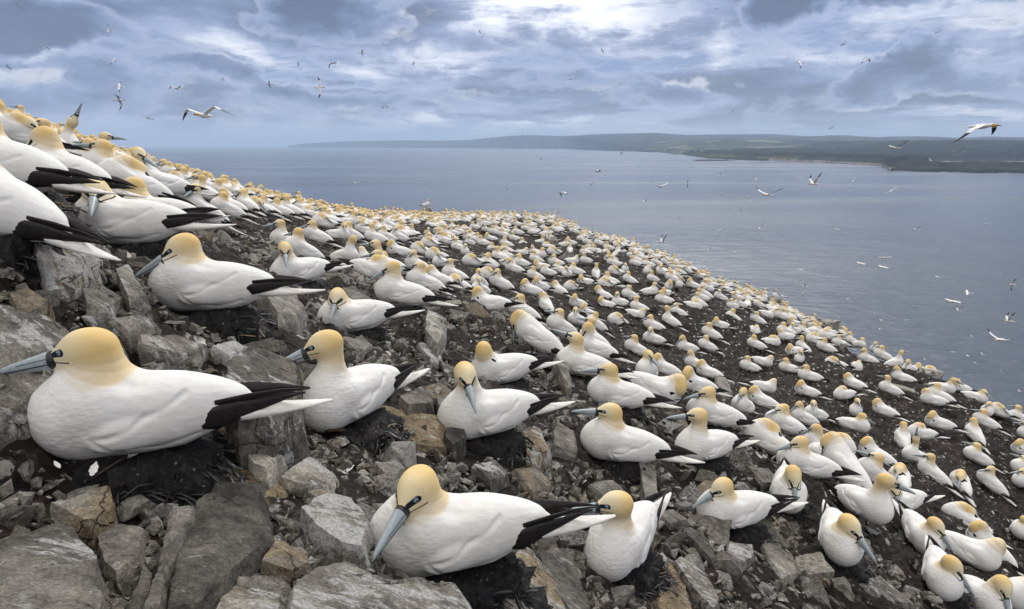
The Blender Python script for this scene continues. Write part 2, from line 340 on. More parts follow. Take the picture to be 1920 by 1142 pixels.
# ------------------------------------------------------------------ far coast: one height field with its fields, woods and sand
def build_land():
    H0 = 571 - F * math.tan(PT)
    SK = [(540,272),(556,271.5),(566,269.5),(585,268.5),(600,267.5),(640,265),(700,263.5),(760,263),(830,263.5),(880,262),(930,256.5),(960,253.8),(1000,252.8),(1050,254.2),(1100,252.5),(1160,251.5),(1230,250),(1290,254),(1340,253.2),(1400,253.2),(1450,253.5),(1500,256.8),(1560,256),(1600,257),(1650,259),(1700,257.8),(1760,258),(1800,259.5),(1850,257),(1920,258.5),(2100,258),(2500,259)]
    sa = np.array([azel(u, 270)[0] for u, v in SK]); se = np.array([math.tan(azel(u, v)[1]) for u, v in SK])
    CO = [(540,17500),(700,16000),(900,14000),(1060,12000),(1090,9800),(1160,7600),(1240,5900),(1290,4300),(1330,3300),(1400,2950),(1450,2800),(1560,2450),(1660,2050),(1675,1750),(1760,1650),(1920,1560),(2100,1500),(2500,1400)]
    ca = np.array([azel(u, 270)[0] for u, r in CO]); cr = np.log(np.array([r / math.cos(azel(u, 290)[0]) for u, r in CO], float))
    az = np.linspace(sa[0], 1.0, 900); rr = np.exp(np.linspace(math.log(1380), math.log(30000), 360))
    A, Rr = np.meshgrid(az, rr, indexing='ij')
    X = np.sin(A) * Rr; Y = np.cos(A) * Rr; P = np.stack([X, Y, X * 0], -1)
    rc = np.exp(np.interp(A, ca, cr)) * (1 + .02 * fbm(np.stack([A * 60, A * 0, A * 0], -1), 3))
    ridge = np.interp(A, sa, se); rid_r = np.maximum(11500, rc * 1.12); top = ridge * rid_r + 2
    inl = Rr - rc; Dp = Rr * np.cos(A)
    base = 8 + 14 * sst(inl, 20, 250) + 22 * sst(inl, 500, 3000)
    hill = (top - SEA - 40) * sst(Rr, np.minimum(rc + 500, 5200), rid_r) ** 1.25
    roll = fbm(P / 1500., 4, .55, 3) * 38 * sst(inl, 300, 3000) * (1 - sst(Rr, rid_r * .8, rid_r))
    Z = SEA + base * sst(inl, 0, 25) + hill * (1 - .55 * sst(Rr, rid_r, rid_r * 1.4)) + roll
    wood = sst(fbm(P / 380., 4, .55, 8) + .95 * (1 - sst(Dp, 4000, 5200)) - .10, .05, .16) * sst(inl, 90, 200)
    near = 1 - sst(Dp, 5000, 7600)
    Z = Z + wood * near * (6 + 5 * vnoise(P / 22., 4) + 4 * vnoise(P / 9., 6))
    # the low headland on the right and the inlet behind it, its bright water glare coloured in
    uhl = 960 + F * np.tan(A) * 1.0
    bay = (sst(A, azel(1735, 300)[0], azel(1750, 300)[0])) * sst(Dp, 1880, 1940) * (1 - sst(Dp, 2700, 2750))
    Z = Z * (1 - bay) + (SEA + 1.2) * bay
    head = sst(A, azel(1672, 300)[0], azel(1690, 300)[0]) * (1 - sst(Dp, 1900, 2000))
    Z = np.where(head > .5, np.minimum(Z, SEA + 21 * sst(inl, 0, 18) + 2.5 * vnoise(P / 25., 2)), Z)
    Z = np.where(inl < 0, SEA - 12 - .02 * np.abs(inl), Z)
    # colours
    cell = vnoise(np.round(P / 430. + .25 * vnoise(P / 900., 1)[..., None]), 40) ; cell2 = vnoise(np.floor(P / np.array([330., 210., 1]) + .3 * vnoise(P / 700., 14)[..., None]), 41)
    fld = np.stack([.050 + .050 * (cell2 > .1) + .035 * cell2, .066 + .050 * (cell2 > .1) + .030 * cell2, .026 + .010 * cell2], -1)
    bright = ((cell2 > .66) & (Rr < 10500) & (Rr > 3500))[..., None]; fld = np.where(bright, np.array([.24, .25, .12]), fld)
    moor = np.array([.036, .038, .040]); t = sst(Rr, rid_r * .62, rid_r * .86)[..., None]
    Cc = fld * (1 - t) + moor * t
    dk = np.array([.013, .020, .011]) * (1 + .5 * vnoise(P / 30., 12))[..., None]
    Cc = Cc * (1 - wood[..., None]) + dk * wood[..., None]
    Cc = np.where(head[..., None] > .4, np.array([.034, .036, .024]) * (1 + .6 * vnoise(P / 40., 15))[..., None], Cc)
    sand = ((inl > 0) & (inl < 34) & (A < azel(1680, 300)[0]) & (A > azel(1440, 300)[0]))[..., None]
    Cc = np.where(sand, np.array([.34, .30, .24]), Cc)
    rockc = ((inl > 0) & (inl < 22) & (A >= azel(1672, 300)[0]))[..., None] | ((inl > 0) & (inl < 60) & (A <= azel(1440, 300)[0]))[..., None]
    Cc = np.where(rockc, np.array([.035, .030, .026]), Cc)
    Cc = np.where(bay[..., None] > .5, np.where((Dp[..., None] > 2440) & (Dp[..., None] < 2680), np.array([.80, .80, .80]), np.array([.05, .05, .05])), Cc)  # pale strip: sky reflection on the inlet water, painted into the colour
    m, b, PB = mat('land'); at = b.new('ShaderNodeAttribute', attribute_name='col')
    g = b.new('ShaderNodeNewGeometry').outputs['Position']; n = b.noise(g, .02, 6, .65)
    b.put(PB.inputs['Base Color'], b.vm('SCALE', at.outputs['Color'], b.ss(n, .3, .7, .75, 1.25))); PB.inputs['Roughness'].default_value = .95; PB.inputs['Specular IOR Level'].default_value = .05
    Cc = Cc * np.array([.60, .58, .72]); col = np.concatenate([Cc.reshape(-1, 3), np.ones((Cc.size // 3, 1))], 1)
    me = mesh_from('hills', np.stack([X, Y, Z], -1).reshape(-1, 3), grid_faces(*X.shape), [m], attrs={'col': col})
    link('hills', me, kind='structure')
    # reefs off the shore, each a low rock of its own
    for (u0, u1, v, hgt, nm, lab) in [(1258, 1310, 289.5, 9, 'reef', 'thin dark reef jutting from the coast beside the village shore'), (1296, 1372, 301.5, 7, 'reef', 'low dark reef island lying off the wooded coast')]:
        p = p3((u0 + u1) / 2, v); k = SEA / p[2]; p = p * k; wd = (u1 - u0) / F * k / 2; n_ = 46
        ang = np.linspace(0, 2 * math.pi, n_, endpoint=False); V = []; 
        for lv, (s, z) in enumerate([(1.0, -3), (.97, 1.0), (.72, hgt * .5), (.4, hgt * .75), (.08, hgt)]):
            q_ = np.stack([np.cos(ang) * wd * s, np.sin(ang) * wd * .42 * s, ang * 0], -1)
            jag = 1 + .22 * vnoise(np.stack([np.cos(ang) * 3, np.sin(ang) * 3, ang * 0 + lv], -1), 5)
            q_[:, :2] *= jag[:, None]; q_[:, 2] = z * (1 + .4 * vnoise(q_ / 12 + lv, 3)); V.append(q_ + np.array([p[0], p[1], SEA]))
        V = np.concatenate(V); Fc = [(l * n_ + i, l * n_ + (i + 1) % n_, (l + 1) * n_ + (i + 1) % n_, (l + 1) * n_ + i) for l in range(4) for i in range(n_)] + [tuple(range(4 * n_, 5 * n_))]
        V[:, :3] -= np.array([p[0], p[1], SEA]); me = mesh_from('reef', V, Fc, [M_REEF]); o = link('reef', me, label=lab, category='reef', group='reefs off the far coast'); o.location = (p[0], p[1], SEA)
    # lighthouse-like beacon on the reef and the mast on the ridge
    p = p3(1328, 301.5); k = SEA / p[2]; p = p * k
    V, Fc = lathe([(1.6, 0), (1.3, 6), (1.1, 12), (2.0, 12.4), (2.0, 13.2), (.9, 13.6), (.9, 15.5), (0.1, 17)], 10)
    o = link('beacon', mesh_from('beacon', V, Fc, [M_REEF]), label='tiny dark beacon post standing on the reef island', category='beacon'); o.location = (p[0], p[1], SEA + 6.5)
    a, _ = azel(980, 250); r_ = 11500; e = np.interp(a, sa, se) * r_
    root = bpy.data.objects.new('radio_mast', None); COL.objects.link(root); root.location = (math.sin(a) * r_, math.cos(a) * r_, e - 6)
    root['label'] = 'slender radio mast standing on the far hill ridge'; root['category'] = 'mast'
    V, Fc = lathe([(5, 0), (3.6, 30), (2.6, 62), (.4, 63)], 4); link('tower', mesh_from('tower', V, Fc, [M_REEF]), root)
    V, Fc = lathe([(1.1, 62), (1.0, 86), (.1, 88)], 6); link('antenna', mesh_from('antenna', V, Fc, [M_REEF]), root)
    # farmsteads and the village by the shore: small pale houses with roofs
    rs = random.Random(3)
    HOUSES = [(1234, 284.0), (1262, 282.5), (1291, 284.2), (1303, 283.6), (1316, 284.6), (1368, 281.2), (1418, 279.5), (1062, 266.0), (862, 266.8)]
    wv = ['shore cottage nearest the reef', 'shore house with the palest gable', 'village house behind the reef', 'village house beside the wood', 'village house at the wood edge', 'farmhouse above the wood', 'farmhouse among the upper fields', 'farmhouse on the hill flank', 'long white building on the far hillside']
    for (u, v), lb in zip(HOUSES, wv):
        aa, ee = azel(u, v); i = int(np.clip(np.searchsorted(az, aa), 1, len(az) - 1)); tt = Z[i] / rr
        vis = np.maximum.accumulate(tt); j = int(np.searchsorted(vis, math.tan(ee))); j = min(j, len(rr) - 2)
        r_ = rr[j]; z = Z[i, j]; w_ = max(14, r_ * .0016) * rs.uniform(.8, 1.2); d_ = w_ * .6; hh = w_ * .38
        root = bpy.data.objects.new('house', None); COL.objects.link(root); root.location = (math.sin(aa) * r_, math.cos(aa) * r_, z - 1); root.rotation_euler = (0, 0, -aa + rs.uniform(-.4, .4))
        root['label'] = 'tiny ' + lb; root['category'] = 'house'; root['group'] = 'houses on the far coast'
        V = [(-w_/2, -d_/2, 0), (w_/2, -d_/2, 0), (w_/2, d_/2, 0), (-w_/2, d_/2, 0), (-w_/2, -d_/2, hh), (w_/2, -d_/2, hh), (w_/2, d_/2, hh), (-w_/2, d_/2, hh), (-w_/2, 0, hh * 1.6), (w_/2, 0, hh * 1.6)]
        link('wall', mesh_from('wall', V, [(0, 1, 5, 4), (1, 2, 6, 9, 5), (2, 3, 7, 6), (3, 0, 4, 8, 7)], [M_WALL], smooth=False), root)
        e_ = w_ * .04
        V = [(-w_/2-e_, -d_/2-e_, hh - e_ * .5), (w_/2+e_, -d_/2-e_, hh - e_ * .5), (w_/2+e_, 0, hh * 1.6 + e_), (-w_/2-e_, 0, hh * 1.6 + e_), (-w_/2-e_, d_/2+e_, hh - e_ * .5), (w_/2+e_, d_/2+e_, hh - e_ * .5)]
        link('roof', mesh_from('roof', V, [(0, 1, 2, 3), (3, 2, 5, 4)], [M_REEF], smooth=False), root)

def lathe(prof, n):
    V = []; Fc = []
    for r_, z in prof:
        for i in range(n): a = 2 * math.pi * i / n; V.append((r_ * math.cos(a), r_ * math.sin(a), z))
    for l in range(len(prof) - 1):
        for i in range(n): Fc.append((l * n + i, l * n + (i + 1) % n, (l + 1) * n + (i + 1) % n, (l + 1) * n + i))
    Fc.append(tuple(range((len(prof) - 1) * n, len(prof) * n))); return V, Fc
M_REEF, _b, _p = mat('reef'); _p.inputs['Roughness'].default_value = .9
_b.put(_p.inputs['Base Color'], _b.ramp(_b.noise(_b.new('ShaderNodeNewGeometry').outputs['Position'], .15, 5, .6), [(.3, (.02, .018, .016)), (.7, (.06, .055, .045))]))
M_WALL, _b, _p = mat('house_wall'); _p.inputs['Roughness'].default_value = .9
_b.put(_p.inputs['Base Color'], _b.ramp(_b.noise(_b.new('ShaderNodeNewGeometry').outputs['Position'], .3, 3, .6), [(.3, (.55, .53, .48)), (.7, (.7, .68, .64))]))

def build_haze():
    V = [(x, y, z) for z in (SEA - 40, 520) for y in (-60000, 60000) for x in (-60000, 60000)]
    Fc = [(0, 2, 3, 1), (4, 5, 7, 6), (0, 1, 5, 4), (2, 6, 7, 3), (0, 4, 6, 2), (1, 3, 7, 5)]
    m = bpy.data.materials.new('haze'); m.use_nodes = True; t = m.node_tree; t.nodes.clear()
    o_ = t.nodes.new('ShaderNodeOutputMaterial'); v_ = t.nodes.new('ShaderNodeVolumePrincipled')
    v_.inputs['Color'].default_value = (.60, .76, 1, 1); v_.inputs['Density'].default_value = 7.5e-5; v_.inputs['Anisotropy'].default_value = .1
    t.links.new(v_.outputs[0], o_.inputs['Volume'])
    link('haze', mesh_from('haze', V, Fc, [m], smooth=False), kind='stuff')
# ------------------------------------------------------------------ gannet: signed distance body, meshed by surface nets
def seg(P, a, c, ra, rb):
    a = np.array(a, float); c = np.array(c, float); ba = c - a
    t = np.clip(((P - a) @ ba) / (ba @ ba), 0, 1)
    return np.linalg.norm(P - a - t[..., None] * ba, axis=-1) - (ra + (rb - ra) * t), t
def ell(P, c, r):
    p = (P - np.array(c)); r = np.array(r, float)
    k0 = np.linalg.norm(p / r, axis=-1); k1 = np.linalg.norm(p / (r * r), axis=-1)
    return k0 * (k0 - 1) / np.maximum(k1, 1e-9)
def smin(a, c, k):
    h = np.maximum(k - np.abs(a - c), 0) / k
    return np.minimum(a, c) - h * h * k * .25
def rotm(yaw, pitch, roll=0):      # local +x forward; positive pitch lifts the bill, positive yaw turns to the bird's own left
    return np.array(Matrix.Rotation(yaw, 3, 'Z') @ Matrix.Rotation(-pitch, 3, 'Y') @ Matrix.Rotation(roll, 3, 'X'))
class Bird:
    """pose: head position and direction, neck mid point, body pitch, lift of the body above the ground"""
    def __init__(s, head=(.14, 0, .32), mid=(.10, 0, .26), yaw=0, pitch=-8, bp=0, lift=0, fat=1.0, wing=0.0, roll=0, neck=1.0):
        s.hc = np.array(head, float); s.mid = np.array(mid, float); s.HR = rotm(R(yaw), R(pitch), R(roll)); s.BR = rotm(0, R(bp)); s.lift = lift; s.fat = fat; s.wing = wing
        s.bo = np.array([0, 0, .12 + lift]); s.neck = neck
        base = s.B((.115, 0, .155)); hb = s.hc + s.HR @ np.array([-.018, 0, -.014])
        n = 7; T = np.linspace(0, 1, n)[:, None]
        m = s.mid + .5 * (s.mid - (base + hb) / 2)
        s.nk = (1 - T) ** 2 * base + 2 * T * (1 - T) * m + T ** 2 * hb
        s.nr = np.interp(T[:, 0], [0, .35, .7, 1], [.088, .068, .056, .051]) * neck
    def B(s, p): return s.BR @ (np.array(p, float) - np.array([0, 0, .12])) + s.bo
    def toB(s, P): return (P - s.bo) @ s.BR + np.array([0, 0, .12])
    def toH(s, P): return (P - s.hc) @ s.HR
    def parts(s, P):
        Q = s.toB(P); f = s.fat
        Y = Q.copy(); Y[..., 1] = np.abs(Y[..., 1])
        body = ell(Q, (.01, 0, .122), (.235, .107 * f, .118))
        body = smin(body, ell(Q, (.125, 0, .128), (.112, .104 * f, .120)), .06)
        body = smin(body, seg(Q, (-.14, 0, .125), (-.33, 0, .128), .075, .022)[0], .07)
        body = smin(body, ell(Q, (-.09, 0, .160), (.23, .072, .078)), .05)
        def wing(x0, y0, z0, toe, dip, rz0, rz1, ry0, ry1, xf, xb):
            w = Y - np.array([x0, y0, z0]); c_, s_ = math.cos(R(toe)), math.sin(R(toe)); w = np.stack([w[..., 0] * c_ + w[..., 1] * s_, -w[..., 0] * s_ + w[..., 1] * c_, w[..., 2]], -1)
            cp, sp = math.cos(R(dip)), math.sin(R(dip)); w = np.stack([w[..., 0] * cp + w[..., 2] * sp, w[..., 1], -w[..., 0] * sp + w[..., 2] * cp], -1)
            t = np.clip((xf - w[..., 0]) / (xf - xb), 0, 1); rz = rz0 + (rz1 - rz0) * t ** 1.3; ry = ry0 + (ry1 - ry0) * t
            xx = np.maximum(w[..., 0] - xf, 0) / .085 + np.maximum(xb - w[..., 0], 0) / .045
            return (np.sqrt((w[..., 1] / ry) ** 2 + (w[..., 2] / rz) ** 2 + xx ** 2) - 1) * ry * 1.1
        wg = wing(.0, .070 * f, .160, 9, -2, .070, .022, .048, .020, .05, -.26)
        wg = smin(wg, wing(-.05, .083 * f, .113, 11, -6, .058, .034, .037, .020, .05, -.215), .006)
        body = smin(body, wg, .010)
        # folds between the scapulars, the wing and the flank
        ay = sst(Y[..., 1], .035, .07)
        def poly(pl):
            r_ = None
            for (x0, z0), (x1, z1) in zip(pl[:-1], pl[1:]):
                bx_, bz_ = x1 - x0, z1 - z0; t = np.clip(((Q[..., 0] - x0) * bx_ + (Q[..., 2] - z0) * bz_) / (bx_ ** 2 + bz_ ** 2), 0, 1)
                dd = np.hypot(Q[..., 0] - x0 - t * bx_, Q[..., 2] - z0 - t * bz_); r_ = dd if r_ is None else np.minimum(r_, dd)
            return r_
        g1 = poly([(.06, .108), (.02, .108), (-.03, .124), (-.06, .150), (-.11, .168), (-.165, .205)]); g2 = poly([(.055, .095), (.02, .062), (-.08, .045), (-.19, .078)])
        body = body + ay * (.0052 * np.exp(-(g1 / .0085) ** 2) * (1 + .5 * np.sin(Q[..., 0] * 70)) + .0050 * np.exp(-(g2 / .0085) ** 2))
        nk = None
        for i in range(len(s.nk) - 1):
            d, _ = seg(P, s.nk[i], s.nk[i + 1], s.nr[i], s.nr[i + 1]); nk = d if nk is None else np.minimum(nk, d)
        H = s.toH(P)
        hd = ell(H, (0, 0, .002), (.068, .050, .053))
        hd = smin(hd, seg(H * np.array([1, 1.22, 1]), (.020, 0, -.006), (.088, 0, -.016), .044, .0235)[0], .03)
        return body, nk, hd
    def f(s, P):
        body, nk, hd = s.parts(P)
        d = smin(body, nk, .075); d = smin(d, hd, .035)
        return d
    def mesh(s, res):
        lo = np.array([-.39, -.17, -.05 ]); hi = np.array([.34, .17, .30])
        pts = np.stack([s.B((-.36, 0, .13)), s.B((.24, 0, .12)), s.hc, s.hc + s.HR @ np.array([.1, 0, 0]), s.B((0, 0, -.02)), s.mid])
        lo = np.minimum(lo + np.array([0, 0, s.lift * .5]), pts.min(0) - .07); hi = np.maximum(hi, pts.max(0) + .08)
        n = np.ceil((hi - lo) / res).astype(int) + 1
        ax = [lo[i] + np.arange(n[i]) * res for i in range(3)]
        G = np.stack(np.meshgrid(*ax, indexing='ij'), -1)
        V_ = s.f(G.reshape(-1, 3)).reshape(n)
        V, Fc = nets(V_, lo, res)
        for _ in range(2):
            d0 = s.f(V); e = res * .3; g = np.stack([s.f(V + np.array(k) * e) - d0 for k in ((1, 0, 0), (0, 1, 0), (0, 0, 1))], -1) / e
            gl = np.maximum((g * g).sum(-1), .3); V = V - np.clip(d0 / gl, -res, res)[:, None] * g
        # small ruffles of feather on the mesh itself
        if res < .0075:
            g = g / np.sqrt(gl)[:, None]; Q = s.toB(V)
            V = V + g * (fbm(Q * np.array([24, 30, 28]), 3, .55, 2) * .0006 * (1 - np.clip(1.4 - np.linalg.norm(s.toH(V), axis=-1) / .09, 0, 1)))[:, None]
        body, nk, hd = s.parts(V); H = s.toH(V)
        # share of yellow: along the neck from the head, none on the body
        dn = np.linalg.norm(V[:, None] - s.nk[None], axis=-1); k = dn.argmin(1); arc = np.r_[0, np.cumsum(np.linalg.norm(np.diff(s.nk, axis=0), axis=1))]; L = arc[-1] - arc[k] - (0)
        # finer: interpolate along the neck
        near = np.minimum(nk, hd)
        t = np.zeros(len(V)); best = np.full(len(V), 9.)
        for i in range(len(s.nk) - 1):
            d, tt = seg(V, s.nk[i], s.nk[i + 1], s.nr[i], s.nr[i + 1]); m = d < best; best = np.where(m, d, best); t = np.where(m, arc[i] + tt * (arc[i + 1] - arc[i]), t)
        fh = arc[-1] - t
        back = np.clip(-H[:, 0] / .05, -1, 1) * .018
        yl = 1 - sst(fh - back, .015, .160)
        yl = np.where(hd < nk + .004, np.maximum(yl, 1 - sst(fh, .04, .17)), yl)
        yl = yl * (1 - sst(near - body, .004, .03))
        return V, Fc, H, s.toB(V), np.clip(yl, 0, 1)
def nets(D, lo, res):
    n = D.shape; S_ = D < 0
    c = [(i, j, k) for i in (0, 1) for j in (0, 1) for k in (0, 1)]
    sl = lambda A, o: A[o[0]:n[0] - 1 + o[0], o[1]:n[1] - 1 + o[1], o[2]:n[2] - 1 + o[2]]
    cnt = sum(sl(S_, o).astype(int) for o in c); act = (cnt > 0) & (cnt < 8)
    idx = -np.ones(act.shape, int); I = np.argwhere(act); idx[act] = np.arange(len(I))
    acc = np.zeros((len(I), 3)); w = np.zeros(len(I))
    for a in c:
        for ax in range(3):
            if a[ax]: continue
            b_ = list(a); b_[ax] = 1
            da = D[I[:, 0] + a[0], I[:, 1] + a[1], I[:, 2] + a[2]]; db = D[I[:, 0] + b_[0], I[:, 1] + b_[1], I[:, 2] + b_[2]]
            m = (da < 0) != (db < 0); t = np.where(m, da / np.where(da == db, 1, da - db), 0)
            p = np.tile(np.array(a, float), (len(I), 1)); p[:, ax] = t
            acc += p * m[:, None]; w += m
    V = lo + (I + acc / np.maximum(w, 1)[:, None]) * res
    F_ = []
    for ax in range(3):
        o1, o2 = (ax + 1) % 3, (ax + 2) % 3
        sA = [slice(None)] * 3; sB = [slice(None)] * 3; sA[ax] = slice(0, -1); sB[ax] = slice(1, None)
        A = S_[tuple(sA)]; Bq = S_[tuple(sB)]; E = np.argwhere(A != Bq)
        E = E[(E[:, o1] > 0) & (E[:, o2] > 0) & (E[:, o1] < n[o1] - 1) & (E[:, o2] < n[o2] - 1)]
        flip = A[E[:, 0], E[:, 1], E[:, 2]]
        def at(d1, d2):
            Q = E.copy(); Q[:, o1] += d1; Q[:, o2] += d2; return idx[Q[:, 0], Q[:, 1], Q[:, 2]]
        q = np.stack([at(-1, -1), at(0, -1), at(0, 0), at(-1, 0)], -1)
        q = np.where(flip[:, None], q, q[:, ::-1]); F_.append(q)
    F_ = np.concatenate(F_); return V, F_[(F_ >= 0).all(1)]

# materials of the birds
def segd(b, x, z, a, c):
    ax, az_ = a; bx, bz = c[0] - ax, c[1] - az_; L2 = bx * bx + bz * bz
    px = b.m('SUBTRACT', x, ax); pz = b.m('SUBTRACT', z, az_)
    t = b.m('DIVIDE', b.m('ADD', b.m('MULTIPLY', px, bx), b.m('MULTIPLY', pz, bz)), L2, clamp=True)
    ex = b.m('SUBTRACT', px, b.m('MULTIPLY', t, bx)); ez = b.m('SUBTRACT', pz, b.m('MULTIPLY', t, bz))
    return b.m('SQRT', b.m('ADD', b.m('MULTIPLY', ex, ex), b.m('MULTIPLY', ez, ez)))
def m_plumage():
    m, b, P = mat('plumage'); H = b.new('ShaderNodeAttribute', attribute_name='hp').outputs['Vector']; Bp = b.new('ShaderNodeAttribute', attribute_name='bp').outputs['Vector']
    yl = b.new('ShaderNodeAttribute', attribute_name='yl').outputs['Fac']; oi = b.new('ShaderNodeObjectInfo')
    bx, by, bz = b.sep(Bp); hx, hy, hz_ = b.sep(H)
    dirt = b.noise(Bp, 9, 5, .65)
    c = b.mix(b.ss(dirt, .42, .78, 0, .5), (.80, .79, .765), (.62, .585, .53))
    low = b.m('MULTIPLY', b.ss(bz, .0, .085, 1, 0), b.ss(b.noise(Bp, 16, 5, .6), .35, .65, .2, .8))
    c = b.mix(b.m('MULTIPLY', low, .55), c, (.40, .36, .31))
    nn = b.noise(H, 17, 4, .6)
    ye = b.mix(b.ss(hx, -.06, .065), (.715, .50, .205), (.81, .72, .51))
    ye = b.mix(b.ss(hz_, -.045, -.005, .75, 0.), ye, (.74, .62, .42))
    ye = b.mix(b.m('MULTIPLY', b.m('SUBTRACT', oi.outputs['Random'], .2), .55), ye, (.74, .54, .24))
    ym = b.m('POWER', b.m('MAXIMUM', b.m('ADD', yl, b.m('MULTIPLY', b.m('SUBTRACT', nn, .5), b.m('MULTIPLY', b.m('MULTIPLY', yl, b.m('SUBTRACT', 1, yl)), 1.6))), 0), 1.1)
    c = b.mix(ym, c, ye)
    ay = b.m('ABSOLUTE', hy)
    fr = b.m('MULTIPLY', b.ss(hx, .0, .02), b.ss(ay, .010, .016))
    eye = segd(b, hx, hz_, (.052, .008), (.104, -.004)); tw = b.m('MULTIPLY', b.m('SUBTRACT', .06, hx), .10); lore = b.m('MULTIPLY', b.ss(eye, b.m('ADD', .0082, tw), b.m('ADD', .0108, tw), 1, 0), fr)
    gape = b.m('MULTIPLY', b.ss(segd(b, hx, hz_, (.032, -.021), (.106, -.021)), .0012, .0024, 1, 0), b.ss(hx, .0, .02))
    ring = b.ss(hx, .1005, .1025)
    gs = b.m('MULTIPLY', b.ss(b.m('MULTIPLY', hy, hy), .000004, .000012, 1, 0), b.m('MULTIPLY', b.ss(hx, .05, .06), b.ss(hz_, -.035, -.03, 1, 0)))
    k = b.m('MULTIPLY', b.m('MAXIMUM', b.m('MAXIMUM', lore, gape), b.m('MAXIMUM', ring, gs)), b.ss(b.vm('LENGTH', H, out=1), .115, .120, 1, 0))
    c = b.mix(k, c, (.012, .014, .018))
    b.put(P.inputs['Base Color'], c); P.inputs['Roughness'].default_value = .72; P.inputs['Specular IOR Level'].default_value = .2
    mp = b.new('ShaderNodeMapping'); b.put(mp.inputs[0], Bp); mp.inputs['Scale'].default_value = (.6, 1, 1.25); mp.inputs['Rotation'].default_value = (0, R(28), 0)
    v1 = b.voro(b.vm('ADD', mp.outputs[0], b.vm('SCALE', b.noise(Bp, 30, 3, .5, col=True), .02)), 62); n2 = b.noise(mp.outputs[0], 95, 5, .65); n3 = b.noise(b.vm('MULTIPLY', Bp, (.2, 1, 1.4)), 130, 3, .6); n4 = b.noise(mp.outputs[0], 24, 4, .6)
    wing = b.ss(bx, .08, -.02)
    hh = b.m('ADD', b.m('MULTIPLY', b.m('MULTIPLY', v1, b.m('SUBTRACT', 1.1, wing)), .8), b.m('ADD', b.m('ADD', b.m('MULTIPLY', n4, .32), b.m('MULTIPLY', b.m('MULTIPLY', b.voro(b.vm('ADD', b.vm('MULTIPLY', mp.outputs[0], (.75, 1, 1.3)), b.vm('SCALE', b.noise(Bp, 14, 3, .5, col=True), .03)), 34), wing), .55)), b.m('ADD', b.m('MULTIPLY', n2, .22), b.m('MULTIPLY', n3, b.m('MULTIPLY', wing, .25)))))
    hh = b.m('MULTIPLY', hh, b.m('SUBTRACT', 1, b.m('MULTIPLY', yl, .8)))
    nh = b.noise(b.vm('MULTIPLY', H, (.5, 1, 1)), 260, 3, .6)
    b.put(P.inputs['Normal'], b.bump(nh, .45, .002, b.bump(hh, .36, .006))); return m
def m_plain(name, col, rough=.6, nscale=60, amt=.25, bd=.003, spec=.3):
    m, b, P = mat(name); t = b.new('ShaderNodeTexCoord').outputs['Object']; n = b.noise(b.vm('MULTIPLY', t, (.3, 1, 1)), nscale, 4, .6)
    b.put(P.inputs['Base Color'], b.vm('SCALE', tuple(col), b.ss(n, .25, .75, 1 - amt, 1 + amt))); P.inputs['Roughness'].default_value = rough; P.inputs['Specular IOR Level'].default_value = spec
    b.put(P.inputs['Normal'], b.bump(n, .5, bd)); return m
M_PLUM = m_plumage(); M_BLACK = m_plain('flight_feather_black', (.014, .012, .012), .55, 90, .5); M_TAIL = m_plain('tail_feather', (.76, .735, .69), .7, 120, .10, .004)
M_WHITE = m_plain('white_feather', (.80, .79, .77), .7, 60, .08); M_HEADY = m_plain('buff_head', (.66, .42, .14), .7, 30, .15); M_LEG = m_plain('webbed_foot', (.035, .04, .038), .5)
M_IRIS = m_plain('iris', (.30, .40, .48), .15, 200, .1, 0); M_PUP = m_plain('pupil', (.004, .004, .005), .05, 60, 0, 0, .6); M_RING = m_plain('eye_ring', (.07, .12, .17), .4, 60, 0, 0)
def m_bill():
    m, b, P = mat('bill'); H = b.new('ShaderNodeTexCoord').outputs['Object']; x, y, z = b.sep(b.new('ShaderNodeAttribute', attribute_name='hp').outputs['Vector'])
    n = b.noise(H, 90, 4, .6)
    c = b.ramp(n, [(.3, (.25, .30, .33)), (.7, (.40, .45, .47))])
    ml = segd(b, x, z, (.08, -.022), (.245, -.034)); k = b.ss(ml, .0012, .0024, 1, 0)
    k2 = b.m('MULTIPLY', b.ss(segd(b, x, z, (.08, -.005), (.185, -.017)), .0008, .0018, 1, 0), .8)
    k3 = b.ss(x, .101, .103, 1, 0)
    c = b.mix(b.m('MAXIMUM', b.m('MAXIMUM', k, k2), k3), c, (.012, .015, .02))
    b.put(P.inputs['Base Color'], c); P.inputs['Roughness'].default_value = .38; return m
M_BILL = m_bill()

def loft(stations, n=10, caps=True):
    """stations: (centre, half width vector, half height vector); closed tube"""
    V = []; Fc = []; ang = [2 * math.pi * i / n for i in range(n)]
    for c, a, h in stations:
        for t in ang: V.append(np.array(c) + np.array(a) * math.cos(t) + np.array(h) * math.sin(t))
    k = len(stations)
    for l in range(k - 1):
        for i in range(n): Fc.append((l * n + i, l * n + (i + 1) % n, (l + 1) * n + (i + 1) % n, (l + 1) * n + i))
    if caps: Fc.append(tuple(range(n))[::-1]); Fc.append(tuple(range((k - 1) * n, k * n)))
    return np.array(V), Fc
def bill_geo(n=12):
    X = [.080, .102, .125, .153, .184, .208, .223, .231]; hh = [.0262, .0245, .0215, .0175, .0132, .0092, .0056, .0014]; ww = [.0225, .0212, .0185, .0150, .0112, .0080, .0050, .0012]
    zc = [-.0170, -.0180, -.0200, -.0225, -.0250, -.0280, -.0320, -.0370]
    X = [.080 + (x - .080) * 1.16 for x in X]
    return loft([((x, 0, z), (0, w * 1.05, 0), (0, 0, h * 1.08)) for x, z, w, h in zip(X, zc, ww, hh)], n)
